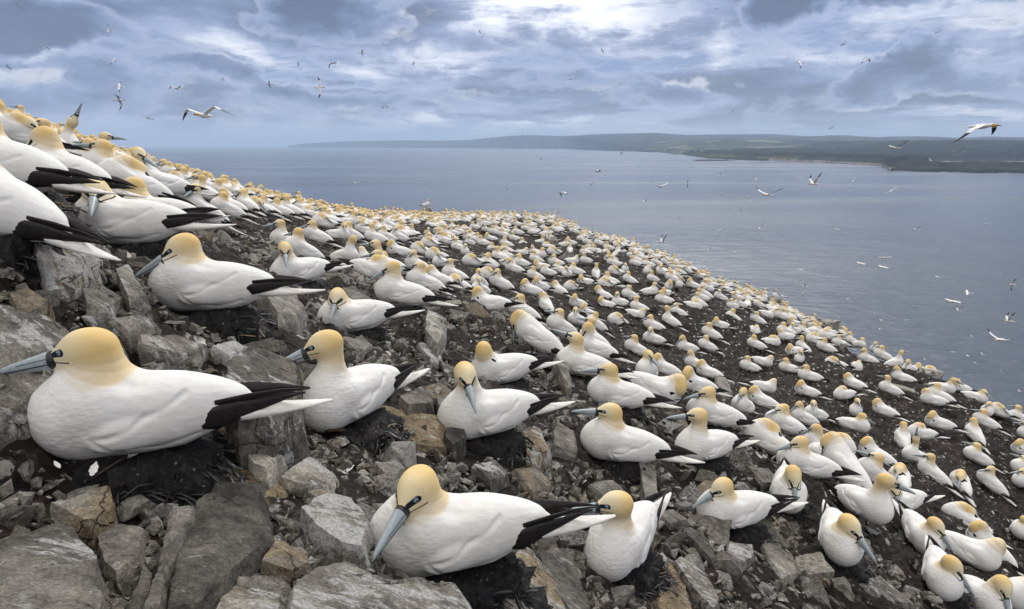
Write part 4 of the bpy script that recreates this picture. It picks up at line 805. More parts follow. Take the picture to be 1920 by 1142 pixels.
TR = [ # outline in the photo, height above the ground, tone / ochre / white, label
 ([(402,895),(493,907),(516,1016),(482,1040),(402,1112),(372,1150),(300,1168),(345,1012),(362,935)],.07,(.55,-.6,-.5),'big smooth dark grey slab with a long crack beside the narrow one'),
 ([(328,950),(367,948),(335,1055),(300,1150),(262,1160),(302,1033)],.085,(.75,-.6,.1),'narrow upright grey slab leaning on the big smooth dark slab'),
 ([(268,1055),(290,1073),(275,1160),(236,1165)],.05,(.7,0,0),'thin sliver of stone beside the narrow upright slab'),
 ([(-60,1040),(20,1003),(113,975),(145,984),(187,1033),(207,1120),(212,1180),(-60,1200)],.10,(.95,0,.4),'huge rounded boulder in the bottom corner with pale lichen'),
 ([(90,948),(167,918),(207,913),(217,943),(213,963),(167,988),(127,967)],.08,(.9,-.3,.2),'wedge-shaped grey stone just above the huge corner boulder'),
 ([(173,993),(230,975),(277,987),(262,1050),(217,1080),(195,1060)],.045,(1.1,.35,-.2),'tan mottled boulder between the corner boulder and the narrow slab'),
 ([(517,1015),(573,1030),(582,1060),(547,1077),(487,1057)],.07,(1.2,.3,.1),'yellowish pitted stone beside the big smooth slab'),
 ([(443,1080),(533,1073),(545,1092),(520,1160),(385,1165)],.05,(1.15,.2,.4),'pale pitted stone at the bottom edge below the yellowish one'),
 ([(540,1090),(570,1075),(640,1060),(735,1094),(868,1093),(908,1165),(520,1180)],.09,(.6,-.6,.5),'broad dark flat-topped slab below the large bill-down gannet'),
 ([(557,952),(610,925),(660,937),(695,985),(690,1030),(640,1025),(590,990)],.09,(.95,0,.9),'chalky white-topped rock beside the large bill-down gannet'),
 ([(520,897),(580,858),(633,893),(617,917),(560,912)],.06,(1.5,.2,.5),'pale pointed stone lying on the ochre ledge'),
 ([(433,807),(463,797),(513,820),(533,850),(500,890),(480,880),(455,850)],.09,(1.3,.1,.1),'rounded buff boulder set in the ochre ledge'),
 ([(393,800),(433,800),(475,880),(520,900),(540,925),(500,945),(400,893),(386,855)],.035,(1.2,1.0,.3),'ochre-stained ledge behind the largest gannet nest'),
 ([(412,760),(422,680),(467,650),(560,684),(568,773),(505,803),(443,800)],.20,(.62,-.6,.35),'dark streaked block under the tail of the largest gannet'),
 ([(-40,560),(60,573),(118,603),(150,640),(105,720),(40,775),(-40,800)],.06,(1.05,0,.5),'pale slab behind the bill of the largest gannet'),
 ([(17,553),(50,540),(95,565),(75,583),(30,582)],.06,(1.2,.5,0),'small yellowish angular stone near the picture edge'),
 ([(28,432),(100,424),(183,462),(182,486),(80,502),(58,458)],.11,(1.0,.5,.9),'ledge block washed white by droppings under black wing tips'),
 ([(215,505),(240,500),(282,562),(240,562)],.09,(.8,0,.3),'steep grey stone in front of the nest of the bill-down bird'),
 ([(333,460),(370,462),(428,514),(400,540),(345,497)],.10,(.85,-.2,.1),'long grey slab sloping down behind the gannet on the black mound'),
 ([(455,530),(510,522),(550,545),(573,580),(555,600),(520,592),(498,560)],.13,(1.1,-.2,.2),'big grey boulder under the gannet with crossed bill'),
 ([(640,540),(662,535),(700,565),(652,562)],.05,(1.0,0,.2),'flat stone between two upper gannets on the scree'),
 ([(800,577),(837,600),(834,624),(820,652),(796,622)],.14,(.95,.0,.5),'striped standing slab under a long white tail'),
 ([(745,743),(793,722),(817,747),(813,758),(763,762)],.09,(.8,-.3,.0),'square-cut grey stone beside the upright hook-billed gannet'),
 ([(818,745),(833,740),(847,752),(840,765),(822,762)],.05,(.8,0,0),'small cube stone beside the square-cut one'),
 ([(705,762),(760,768),(833,782),(833,833),(780,828),(713,822)],.04,(1.2,1.0,.1),'ochre ledge between the two nests in the middle'),
 ([(837,803),(873,805),(874,823),(850,838),(834,822)],.07,(.7,-.4,-.2),'dark cube-like stone under the crossing-bill gannet'),
 ([(977,807),(1013,803),(1035,847),(1000,862),(987,853)],.09,(1.2,.7,.5),'rust-stained stone right of a black nest mound'),
 ([(1043,787),(1077,810),(1080,850),(1033,835)],.07,(.9,0,.1),'grey wedge stone in front of the pillar bird'),
 ([(935,1047),(990,1027),(1030,1075),(1068,1150),(960,1165),(928,1100)],.06,(1.25,.35,.5),'pale striated boulder under the tail of the large bill-down gannet'),
 ([(1007,1033),(1040,1027),(1072,1030),(1108,1150),(1076,1160),(1022,1093)],.07,(.55,-.1,.2),'dark brown slanting slab beside the pale striated boulder'),
 ([(1197,867),(1228,874),(1234,935),(1209,938)],.12,(1.4,.4,.0),'upright buff stone pillar below a long white tail'),
 ([(1262,1052),(1307,1032),(1324,1070),(1350,1130),(1340,1150),(1300,1107)],.07,(1.1,0,.5),'pale slanting slab under the spread-wing-tip gannet nest'),
 ([(1270,987),(1290,985),(1324,1007),(1347,1049),(1335,1052),(1302,1017)],.06,(.8,0,-.2),'dark slender slab right below the spread-wing-tip gannet'),
 ([(1420,1007),(1452,1018),(1487,1048),(1497,1078),(1470,1087),(1438,1045)],.05,(1.1,.1,.2),'long grey stone pointing down toward the bottom edge'),
 ([(1625,1082),(1648,1079),(1690,1112),(1718,1137),(1655,1128),(1630,1107)],.07,(1.0,-.1,.4),'white-edged stone beside the stocky gannet'),
 ([(1365,1017),(1412,1020),(1416,1045),(1395,1057),(1360,1036)],.07,(1.0,.3,.7),'white-splashed block below the spread-wing-tip gannet'),
 ([(1238,1050),(1260,1056),(1290,1110),(1305,1160),(1232,1160)],.04,(1.25,1.0,.1),'ochre crumbling stone at the bottom edge'),
 ([(1340,703),(1360,702),(1373,735),(1366,747),(1346,731)],.12,(.95,0,.3),'grey stone standing on the soil between preening gannets'),
 ([(1118,676),(1150,688),(1148,713),(1127,713)],.14,(.55,0,-.3),'dark stone under the tail of the bill-pressed gannet'),
 ([(1030,627),(1048,631),(1060,670),(1072,712),(1060,720),(1040,682)],.13,(.85,.3,.3),'long tilted brown slab beside the bowing gannet'),
 ([(780,643),(813,646),(831,673),(807,675)],.06,(1.1,0,.9),'whitish broken stone on the middle scree'),
 ([(823,673),(862,697),(835,702)],.05,(.9,0,.4),'triangular stone just below the whitish broken one'),
 ([(640,635),(680,628),(700,650),(668,662)],.05,(.7,0,.2),'flat dark stone below the staring gannet'),
 ([(255,625),(330,628),(390,650),(360,668),(262,650)],.05,(1.0,0,.3),'long low stone above the back of the largest gannet'),
 ([(395,650),(440,640),(470,652),(430,672)],.06,(.9,0,.8),'bluish-white stone above the streaked block'),
 ([(150,540),(190,530),(235,560),(200,585),(160,572)],.06,(.9,0,.2),'grey stone in front of the black nest mound'),
 ([(205,595),(270,590),(300,612),(240,625)],.05,(1.25,.2,.2),'pale low stone between two large gannets'),
 ([(1230,960),(1262,955),(1290,975),(1255,985)],.05,(1.0,.4,0),'brown stone by the spread-wing-tip gannet breast'),
 ([(1100,905),(1150,900),(1180,925),(1140,940)],.05,(.9,.0,.2),'grey stone under the pillar bird nest'),
 ([(1395,868),(1440,880),(1462,905),(1430,908)],.06,(1.0,.1,.0),'stone half behind the bill-tucking gannet'),
 ([(100,700),(130,690),(145,705),(120,722)],.03,(1.0,0,.8),'small white-splashed stone by the pale slab'),
 ([(575,925),(610,915),(640,930),(610,948)],.05,(1.1,.6,0),'small ochre stone above the chalky white-topped rock'),
 ([(700,870),(745,862),(760,880),(730,900)],.05,(1.1,.1,.3),'grey stone touching the crown of the bill-down gannet'),
 ([(885,870),(930,862),(955,890),(920,905)],.06,(1.0,.0,.4),'grey angular stone behind the back of the bill-down gannet'),
 ([(960,880),(1010,875),(1035,910),(1000,930)],.05,(.9,.2,.1),'brownish stone under the level-billed gannet head'),
 ([(470,1050),(500,1045),(505,1070),(480,1075)],.02,(.9,.2,.1),'small chip on the big smooth slab edge'),
]
TRC = []
for i, (poly, H, cl_, lab) in enumerate(TR):
    top = [cast(u, v, H) for u, v in poly]
    if any(t is None for t in top): print('rock outline off ground', lab); continue
    top = np.array(top); c = top.mean(0)
    if np.cross(top[1] - top[0], top[2] - top[1])[2] < 0 and True: pass
    gz = hs(top[:, 0], top[:, 1]); bm = bmesh.new(); size = np.abs(top - c).max()
    inset = c + (top - c) * .90; inset[:, 2] += H * .10; lo_ = c + (top - c) * 1.05; lo_[:, 2] = gz - .10 - size * .1; mid_ = top.copy(); mid_[:, 2] = top[:, 2] - H * .35
    rs = random.Random(i)
    for r_ in (mid_,):
        for k in range(len(r_)): r_[k, :2] += (r_[k, :2] - c[:2]) * rs.uniform(-.02, .06)
    rings = [lo_, mid_, inset]; n = len(top)
    vs = [[bm.verts.new(tuple(q_ - c)) for q_ in ring] for ring in rings]; cc = bm.verts.new((0, 0, H * .10 + rs.uniform(0, .012)))
    area = sum(top[k][0] * top[(k + 1) % n][1] - top[(k + 1) % n][0] * top[k][1] for k in range(n))
    for l in range(2):
        for k in range(n):
            q_ = (vs[l][k], vs[l][(k + 1) % n], vs[l + 1][(k + 1) % n], vs[l + 1][k]); bm.faces.new(q_ if area > 0 else q_[::-1])
    for k in range(n):
        q_ = (vs[2][k], vs[2][(k + 1) % n], cc); bm.faces.new(q_ if area > 0 else q_[::-1])
    q_ = vs[0]; bm.faces.new(q_[::-1] if area > 0 else q_)
    dist = np.linalg.norm(c)
    rockify(bm, max(.014, dist * .011), min(.013, math.sqrt(abs(area) / 2) * .055), i * 3.7)
    o = link('rock', finish(bm, 'rock', [M_ROCK]), label=lab, category='rock', group='large rocks among the nests'); o.location = c; o.color = (*cl_, 1); TRC.append((c[0], c[1], size))
# skyline boulder that carries a standing bird
def hull(rs, dims, n=16):
    bm = bmesh.new()
    for _ in range(n):
        p = np.array([rs.uniform(-1, 1) for _ in range(3)]); k = max(abs(p)); p = p / k * rs.uniform(.75, 1.0) if rs.random() < .8 else p
        bm.verts.new(tuple(p * np.array(dims)))
    r_ = bmesh.ops.convex_hull(bm, input=bm.verts[:])
    bmesh.ops.delete(bm, geom=[g for g in set(r_['geom_interior'] + r_['geom_unused']) if isinstance(g, bmesh.types.BMVert)], context='VERTS')
    return bm
def rock_at(u, v, dims, rotz, cl_, lab, seed, sink=.3, tilt=0):
    p = cast(u, v); rs = random.Random(seed); bm = hull(rs, dims, 20); rockify(bm, max(.03, np.linalg.norm(p) * .008), min(dims) * .10, seed)
    o = link('rock', finish(bm, 'rock', [M_ROCK]), label=lab, category='rock', group='large rocks among the nests'); o.location = p + np.array([0, 0, dims[2] * (1 - sink)]); o.rotation_euler = (tilt, 0, R(rotz)); o.color = (*cl_, 1); return p
SKYROCK = rock_at(801, 403, (.42, .35, .34), 10, (1.0, .2, .5), 'isolated grey boulder breaking the skyline under a standing gannet', 5, .1)
rock_at(1036, 470, (.28, .30, .34), 40, (.9, .2, .1), 'upright brown stone among the far nests below the skyline', 6)
rock_at(1060, 487, (.32, .25, .2), 20, (.8, .1, .1), 'lower brown stone against the upright far one', 8)
rock_at(1452, 573, (.42, .3, .25), 20, (.75, 0, .2), 'dark knob of rock on the seaward skyline', 9)
rock_at(1548, 628, (.34, .3, .34), 20, (.9, 0, .5), 'jutting grey rock at the cliff edge beside three gannets', 10)
rock_at(1740, 712, (.30, .25, .2), 20, (1.0, 0, .6), 'whitish rock at the cliff edge under a sleeping gannet', 12)
rock_at(1578, 652, (.22, .2, .12), 60, (1.2, 0, .6), 'whitish low rock on the cliff edge in front of a bill-down gannet', 14)
rock_at(1690, 735, (.30, .16, .10), -40, (.9, 0, .1), 'flat slab on the soil near the cliff-edge pair', 15)
# medium stones strewn over the slope: a few shapes, copied
rs = random.Random(21); BASES = []
for k in range(12):
    bm = hull(rs, (1, rs.uniform(.45, .9), rs.uniform(.28, .6)), 18); rockify(bm, .22, .07, k * 5.1); BASES.append(finish(bm, 'stone', [M_ROCK]))
def rocky(x, y, z):
    """how stony the slope is: 1 in the scree near the viewer, falling to 0 on the trampled soil"""
    d = y * CP - z * SP; u = 960 + F * x / d; v = 571 - F * (y * SP + z * CP) / d
    line = np.interp(u, [0, 430, 760, 1000, 1120, 1400, 1500, 1560, 1700, 1960], [300, 395, 500, 600, 740, 800, 900, 1000, 1080, 1200])
    return u, v, np.clip((v - line) / 40 + .5, 0, 1)
BSP = [(p[0], p[1]) for p, *_ in SPOTS] + [(p[0], p[1]) for p, *_ in MIDP]; BA = np.array(BSP)
placed = []; SEEN = set()
tries = 0
while len(placed) < 270 and tries < 40000:
    tries += 1
    a = rs.uniform(-.78, .62); r_ = math.exp(rs.uniform(math.log(1.25), math.log(8.5))); x, y = math.sin(a) * r_, math.cos(a) * r_; z = float(hs(x, y))
    u, v, k = rocky(x, y, z)
    if not (-40 < u < 1960 and v < 1200) or rs.random() > k * 1.0: continue
    sz = rs.uniform(.035, .12) ** 1.0 * (1 + .06 * r_)
    if np.min(np.hypot(BA[:, 0] - x, BA[:, 1] - y)) < .20 + sz * .5: continue
    if any(math.hypot(x - q_[0], y - q_[1]) < q_[2] * .85 + sz * .35 for q_ in TRC): continue
    if any(math.hypot(x - q_[0], y - q_[1]) < (q_[2] + sz) * .8 for q_ in placed): continue
    placed.append((x, y, sz))
    o = link('stone', BASES[rs.randrange(12)], category='stone', group='loose stones strewn over the scree')
    o.location = (x, y, z + sz * .12); o.scale = (sz, sz, sz); o.rotation_euler = (rs.uniform(-.5, .5), rs.uniform(-.2, .7), rs.uniform(0, 6.3)); o.color = (rs.uniform(.75, 1.6), rs.choice([-.4, -.2, 0, .1, .2, .6]), rs.uniform(-.3, .8), 1)
    tw_ = ('ochre-stained' if o.color[1] > .3 else 'pale' if o.color[0] > 1.1 else 'dark' if o.color[0] < .8 else 'grey'); uu, vv = int(u / 19.2), int(v / 11.42)
    while (uu, vv, tw_) in SEEN: uu += 1
    SEEN.add((uu, vv, tw_))
    o['label'] = f'{tw_} loose stone in the scree, {word(uu)} percent across and {word(vv)} down the photo'
# scree: small stones nobody could count
def build_scree():
    rs = random.Random(5); lib = []
    for k in range(14):
        bm = hull(rs, (1, rs.uniform(.4, .9), rs.uniform(.25, .6)), 11); bmesh.ops.triangulate(bm, faces=bm.faces[:]); bm.verts.ensure_lookup_table(); bm.normal_update()
        bm.verts.index_update(); lib.append((np.array([v.co[:] for v in bm.verts]), np.array([[v.index for v in f.verts] for f in bm.faces]))); bm.free()
    N_ = 52000; a = RNG.uniform(-.80, .80, N_); r_ = np.exp(RNG.uniform(math.log(1.0), math.log(17), N_)); X = np.sin(a) * r_; Y = np.cos(a) * r_; Z = hs(X, Y)
    u, v, k = rocky(X, Y, Z); cl_ = .35 + .65 * sst(fbm(np.stack([X, Y, X * 0], -1) * 1.6, 3), -.25, .25)
    keep = RNG.random(N_) < np.where(k > .5, cl_ * .8, .95 * cl_); NB = np.array([(p[0], p[1]) for p, *_ in SPOTS])
    keep &= np.min(np.hypot(X[:, None] - NB[:, 0], Y[:, None] - NB[:, 1]), axis=1) > .24
    VV, FF, RR_ = [], [], []; off = 0
    for i in np.nonzero(keep)[0]:
        V, F_ = lib[RNG.integers(14)]; s_ = (.008 + .042 * RNG.random() ** 2.0) * (.7 + .16 * min(r_[i], 9))
        if k[i] < .5: s_ = (.005 + .014 * RNG.random() ** 3) * (.6 + .13 * r_[i])
        M = np.array(Euler(RNG.uniform(0, 6.3, 3)).to_matrix()) * s_; M[2] *= .8
        VV.append(V @ M.T + np.array([X[i], Y[i], Z[i] + s_ * .15 + .004])); FF.append(F_ + off); off += len(V); RR_.append(np.full(len(V), RNG.random() if k[i] > .5 else RNG.uniform(.3, 1)))
    me = mesh_from('scree', np.concatenate(VV), np.concatenate(FF), [M_ROCK], False, attrs={'rnd': np.concatenate(RR_)})
    o = link('scree', me, kind='stuff', label='small broken stones covering the slope'); o.color = (.80, .1, .35, 1)
build_scree()

# ------------------------------------------------------------------ nests under the nearer birds
def build_nest(p, hd, rad, seed, lab):
    n = 110; prof = [(.55, .035), (.80, .030), (.96, .012), (1.04, -.008), (1.12, -.032), (1.20, -.06), (1.28, -.095), (1.36, -.135), (1.44, -.18)]; L_ = len(prof); ang = np.linspace(0, 2 * math.pi, n, endpoint=False); V = []
    for k, (r_, z) in enumerate(prof):
        q_ = np.stack([np.cos(ang) * r_ * rad * 1.12, np.sin(ang) * r_ * rad, ang * 0 + z], -1); nz = fbm(q_ * 20 + seed, 5, .7, 3); q_[:, :2] *= (1 + .11 * nz)[:, None]; q_[:, 2] += .020 * nz; V.append(q_)
    V = np.concatenate(V + [np.array([[0, 0, .02]])]); Fc = [(l * n + i, l * n + (i + 1) % n, (l + 1) * n + (i + 1) % n, (l + 1) * n + i)[::-1] for l in range(L_ - 1) for i in range(n)] + [(i, (i + 1) % n, L_ * n) for i in range(n)]
    # straws and seaweed stalks pressed into the rim
    rs = random.Random(seed); V = V.tolist(); mi = [0] * len(Fc)
    for js in range(190):
        a = rs.uniform(0, 6.3); r0 = rad * rs.uniform(.95, 1.3); a2 = a + rs.uniform(-.5, .5); r1 = r0 + rs.uniform(.0, .09); z0 = -.03 - (r0 / rad - 1) * .2; z1 = z0 + rs.uniform(-.05, .025); w = rs.uniform(.0012, .0028) if js < 16 else rs.uniform(.0015, .005); z0 += 0 if js < 16 else rs.uniform(-.01, .012)
        A_ = np.array([math.cos(a) * r0, math.sin(a) * r0, z0 + .012]); B_ = np.array([math.cos(a2) * r1, math.sin(a2) * r1, z1 + .012]); m_ = (A_ + B_) / 2 + np.array([0, 0, .015])
        k = len(V)
        for q_ in (A_, m_, B_):
            for d in ((w, 0, 0), (-w * .5, w, 0), (-w * .5, -w, w)): V.append((q_ + np.array(d)).tolist())
        for l in (0, 3):
            for j in range(3): Fc.append((k + l + j, k + l + (j + 1) % 3, k + l + 3 + (j + 1) % 3, k + l + 3 + j)); mi.append(1 if js < 16 else 2)
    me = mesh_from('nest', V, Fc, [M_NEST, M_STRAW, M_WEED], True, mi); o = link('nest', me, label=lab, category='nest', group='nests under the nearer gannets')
    o.location = p - np.array([0, 0, .004]); sl = slope(p, 0); o.rotation_euler = (R(sl[1]) * .45, -R(sl[0]) * .45, R(hd)) if False else (0, 0, R(hd))
M_WEED = m_plain('dark_weed', (.020, .020, .022), .32, 300, .8, .004, .5)
M_STRAW = m_plain('straw', (.34, .27, .16), .8, 30, .3)
for i, ((p, hd), nr) in enumerate(zip(SPOTS, NEAR)):
    if np.linalg.norm(p) < 8 and not nr[3].get('lift', 0) > .05:
        c, s_ = math.cos(R(hd)), math.sin(R(hd)); lab = nr[6].replace('gannet', 'bird', 1)
        build_nest(p, hd, .185, i, ' '.join(('dark mud nest under the ' + nr[6]).replace(',', '').split()[:16]))
# feathers and a stick beside the largest bird's nest
def feather(p, size, rz, lab, tilt=.3, seed=0):
    rs = random.Random(seed); V = []; Fc = []; n = 16
    for i in range(n + 1):
        t = i / n; w = size * .17 * math.sin(math.pi * min(1, t * .9 + .12)) * (1 + .25 * rs.uniform(-1, 1)); x = (t - .5) * size; z = .25 * size * (t - .5) ** 2
        V += [(x, -w, z + w * .4 + .0006), (x, 0, z + .0012), (x, w, z + w * .5), (x, -w, z + w * .4), (x, 0, z - .0012), (x, w, z + w * .5 - .0006)]
    for i in range(n):
        a = i * 6; Fc += [(a, a + 6, a + 7, a + 1), (a + 1, a + 7, a + 8, a + 2), (a + 4, a + 10, a + 9, a + 3), (a + 5, a + 11, a + 10, a + 4)]
    o = link('feather', mesh_from('feather', V, Fc, [M_WHITE]), label=lab, category='feather', group='loose white feathers'); o.location = p; o.rotation_euler = (tilt, -.3, rz)
for (u, v, s_, rz, lab) in [(106,872,.035,2.5,'small curled white feather beside the breast of the largest gannet'), (176,880,.055,1.9,'fluffy white feather standing by the dark stick'), (252,853,.05,.4,'white downy feather close under the belly of the largest gannet'), (1745,1042,.06,-.4,'white feather between the two lower bill-down gannets'), (655,880,.05,.8,'white feather scrap on the soil above the chalky rock'), (1222,1022,.05,1.2,'white feather scrap on the nest of the level-billed bird')]:
    p = cast(u, v, .03); feather(p, s_, rz, lab, seed=u)
def stick(pts, r, lab, m):
    P_ = [np.array(cast(u, v, h_)) for u, v, h_ in pts]; P_ = [P_[0] * (1 - t) ** 2 + 2 * P_[1] * t * (1 - t) + P_[2] * t * t for t in np.linspace(0, 1, 9)]; st = []
    for i, p in enumerate(P_):
        d = P_[min(i + 1, 8)] - P_[max(i - 1, 0)]; d /= np.linalg.norm(d); a = np.cross(d, (0, 0, 1)); a /= np.linalg.norm(a); k = r * (1 - .4 * i / 8) * (1 + .15 * math.sin(i * 2.3)); st.append((p, a * k, np.cross(a, d) * k))
    V, Fc = loft(st, 8); c = V.mean(0); o = link('stick', mesh_from('stick', V - c, Fc, [m]), label=lab, category='stick', group='sticks and stalks on the ground'); o.location = c
M_STICK = m_plain('stick_bark', (.05, .035, .025), .8, 60, .4)
stick([(176,895,.02), (205,875,.06), (238,855,.05)], .0035, 'thin dark stick beside the nest of the largest gannet', M_STICK)
stick([(612,806,.015), (650,800,.03), (708,838,.01)], .012, 'thick curved brown stalk below the hook-billed gannet', M_STICK)
stick([(1205,1050,.02), (1220,1020,.05), (1238,1062,.02)], .003, 'pale thin stalk on the nest behind the large gannet tail', M_STRAW)
stick([(1490,1020,.01), (1465,985,.02), (1440,960,.01)], .005, 'bleached stick lying across the scree below the bill-tucking gannet', M_STRAW)
# ------------------------------------------------------------------ gannets
def pix(p):
    d = p[1] * CP - p[2] * SP; return 960 + F * p[0] / d, 571 - F * (p[1] * SP + p[2] * CP) / d
def facing(h):
    h %= 360
    return 'facing left' if 130 <= h < 205 else 'facing forward-left' if 205 <= h < 245 else 'facing the viewer' if 245 <= h < 290 else 'facing right' if (h >= 290 or h < 60) else 'seen from behind'
PH = {'A': 'gannet with raised half-turned head', 'b': 'gannet with averted head', 'q': 'gannet with half-turned head', 'g': 'gannet resting with level bill', 'r': 'gannet resting with short neck', 'a': 'gannet with raised neck', 'L': 'gannet turning its head', 'R': 'gannet looking over its wing', 'd': 'gannet with bill lowered', 's': 'gannet sleeping head on back', 'S': 'gannet dozing with tucked bill',
      'p': 'gannet bending down to preen', 'P': 'gannet arching its neck aside', 't': 'tall gannet standing', 'u': 'gannet standing and preening', 'k': 'gannet pointing bill upward'}
USED = {}
def place_label(ph, fc, p):
    u, v = pix(p); x, y = int(u / 19.2), int(v / 11.42)
    for t in range(6):
        l = f"{ph}, {fc}, {word(x)} percent across and {word(y)} down the photo"
        if l not in USED: USED[l] = 1; return l
        l2 = f"{ph}, {fc}, " + ('beyond its double, ' if t == 0 else 'beyond both doubles, ') + f"{word(x)} percent across, {word(y)} down"
        if l2 not in USED: USED[l2] = 1; return l2
        x += 1
    return l
GRP = 'gannets sitting and standing on the slope'
n_ind = 0
for (p, hd), (u, v, h_, ps, pt, res, lab) in zip(SPOTS, NEAR):
    root = bird_root(bird_parts(Bird(**ps), res, 3 if n_ind in (0, 1, 8, 15, 16, 17) else 2)); tag(root, lab, 'gannet', GRP)
    sl = slope(p, hd); stand = ps.get('lift', 0) > .05
    place(root, p + np.array([0, 0, .012 if not stand else .0]), hd, pt, random.uniform(.97, 1.03), sl[1] * .1); n_ind += 1
LIB = {k: bird_root(bird_parts(Bird(**POSE[k]), .0095)) for k in POSE}
FARLIB = {k: joined(bird_parts(Bird(**POSE[k]), .022, 0)) for k in 'rqgaAbLRdsSpPt'}
FARME = {k: mesh_from('gannet', V, f, m, True, mi, at) for k, (V, f, m, mi, at) in FARLIB.items()}
MEDME = {}
used = set(); rb = random.Random(4)
def put_bird(p, hd, ps, parts=True):
    global n_ind
    d = np.linalg.norm(p); sl = slope(p, hd); pt = sl[0] * .75 + rb.uniform(-2, 9); ro = sl[1] * .25 + rb.uniform(-3, 3)
    if ps in 'tu': pt *= .3
    lab = place_label(PH[ps], facing(hd), p)
    if parts:
        if ps not in used: used.add(ps); root = LIB[ps]
        else: root = copy_tree(LIB[ps])
    else:
        if ps not in MEDME:
            V, f, m, mi, at = joined(bird_parts(Bird(**POSE[ps]), .013, 1)); MEDME[ps] = mesh_from('gannet', V, f, m, True, mi, at)
        root = link('gannet', MEDME[ps])
    tag(root, lab, 'gannet', GRP); place(root, p + np.array([0, 0, .004 if ps not in 'tu' else 0]), hd + rb.uniform(-15, 15), pt, rb.uniform(.93, 1.06), ro); n_ind += 1
for p, hd, ps in MIDP: put_bird(p, hd, ps, np.linalg.norm(p) < 13)
# the two lone standers on the skyline and the bird with raised wings
def wing_geo(side, inner, outer, fold=0, n=12):
    st = []; Y = [0, .12, .26, .40, .54, .68, .80, .88]; CH = [.105, .098, .088, .080, .066, .046, .024, .006]; SW = [0, .03, .055, .05, .02, -.03, -.085, -.135]
    y = z = 0; pts = []
    for i, yy in enumerate(Y):
        dy = yy - (Y[i - 1] if i else 0); t = inner if yy <= .41 else outer; t = R(t); y += dy * math.cos(t); z += dy * math.sin(t)
        pts.append((SW[i] - fold * max(0, yy - .4), y, z, t))
    for i, (x, y, z, t) in enumerate(pts):
        st.append(((x, side * (.03 + y), z), (CH[i], 0, 0), (0, -side * math.sin(t) * (.011 - .009 * i / 7), math.cos(t) * (.011 - .009 * i / 7))))
    return loft(st, n)
def fly_parts(kind):
    inner, outer, fold = {'M': (24, -34, .1), 'V': (20, 30, .0), 'F': (4, -8, .0), 'D': (-6, -42, .15), 'U': (42, 62, .1)}[kind]
    prof = [(-.30, .010, .018), (-.22, .035, .030), (-.10, .062, .055), (.03, .078, .070), (.14, .066, .060), (.23, .045, .044), (.30, .040, .040), (.36, .043, .043), (.405, .030, .030), (.425, .018, .018)]
    V, f = loft([((x, 0, -.012 + .02 * (x > .2)), (0, w, 0), (0, 0, h)) for x, w, h in prof], 14); out = [('body', V, f, [M_WHITE], None, {}, True)]
    head = [j for j, q_ in enumerate(f) if np.mean([V[k][0] for k in q_]) > .28]; out[0] = ('body', V, f, [M_WHITE, M_HEADY], [1 if j in head else 0 for j in range(len(f))], {}, True)
    for s in (1, -1):
        V, f = wing_geo(s, inner, outer, fold); black = [1 if np.mean([i_ // 12 for i_ in q_]) > 4.4 else 0 for q_ in f]
        V = V + np.array([.04, 0, .02]); out.append(('wing', V, f, [M_WHITE, M_BLACK], black, {}, True))
    v, f = loft([((x, 0, z), (0, w, 0), (0, 0, h)) for x, z, w, h in [(.415, .004, .019, .02), (.46, .0, .012, .014), (.50, -.005, .006, .008), (.522, -.01, .001, .001)]], 8); out.append(('beak', v, f, [M_BILL], None, {'hp': v * 0 + np.array([.1, 0, 0])}, True))
    v, f = loft([((x, 0, z), (0, w, 0), (0, 0, h)) for x, z, w, h in [(-.27, -.012, .035, .016), (-.35, -.012, .042, .008), (-.42, -.01, .028, .006), (-.48, -.008, .004, .003)]], 8); out.append(('tail', v, f, [M_TAIL], None, {}, True))
    return out
def lone(p, hd, ps, lab, pt=0):
    global n_ind
    r_ = copy_tree(LIB[ps]); tag(r_, lab, 'gannet', GRP); place(r_, p, hd, pt, 1.05); n_ind += 1; return r_
lone(SKYROCK + np.array([-.05, 0, .60]), 12, 't', 'lone gannet standing on the skyline boulder against the sea')
lone(cast(843, 412), 172, 't', 'gannet standing alone on the skyline just past the boulder')
lone(cast(1185, 470), 60, 't', 'thin-necked gannet stretching up on the skyline above the sea')
lone(cast(906, 414), 150, 'k', 'gannet pointing its bill at the sky on the far crest')
pw = cast(1140, 496); r_ = lone(pw, 120, 'a', 'gannet landing with both wings raised among the far nests', 20)
for s in (1, -1):
    v, f = wing_geo(s, 48, 40, .1); link('wing', mesh_from('wing', v * np.array([1, 1, 1]) + np.array([.02, 0, .17]), f, [M_WHITE, M_BLACK], True, [1 if np.mean([i_ // 12 for i_ in q_]) > 4.4 else 0 for q_ in f]), r_)
for k, root in LIB.items():
    if k not in used:
        for c in list(root.children): bpy.data.objects.remove(c)
        bpy.data.objects.remove(root)
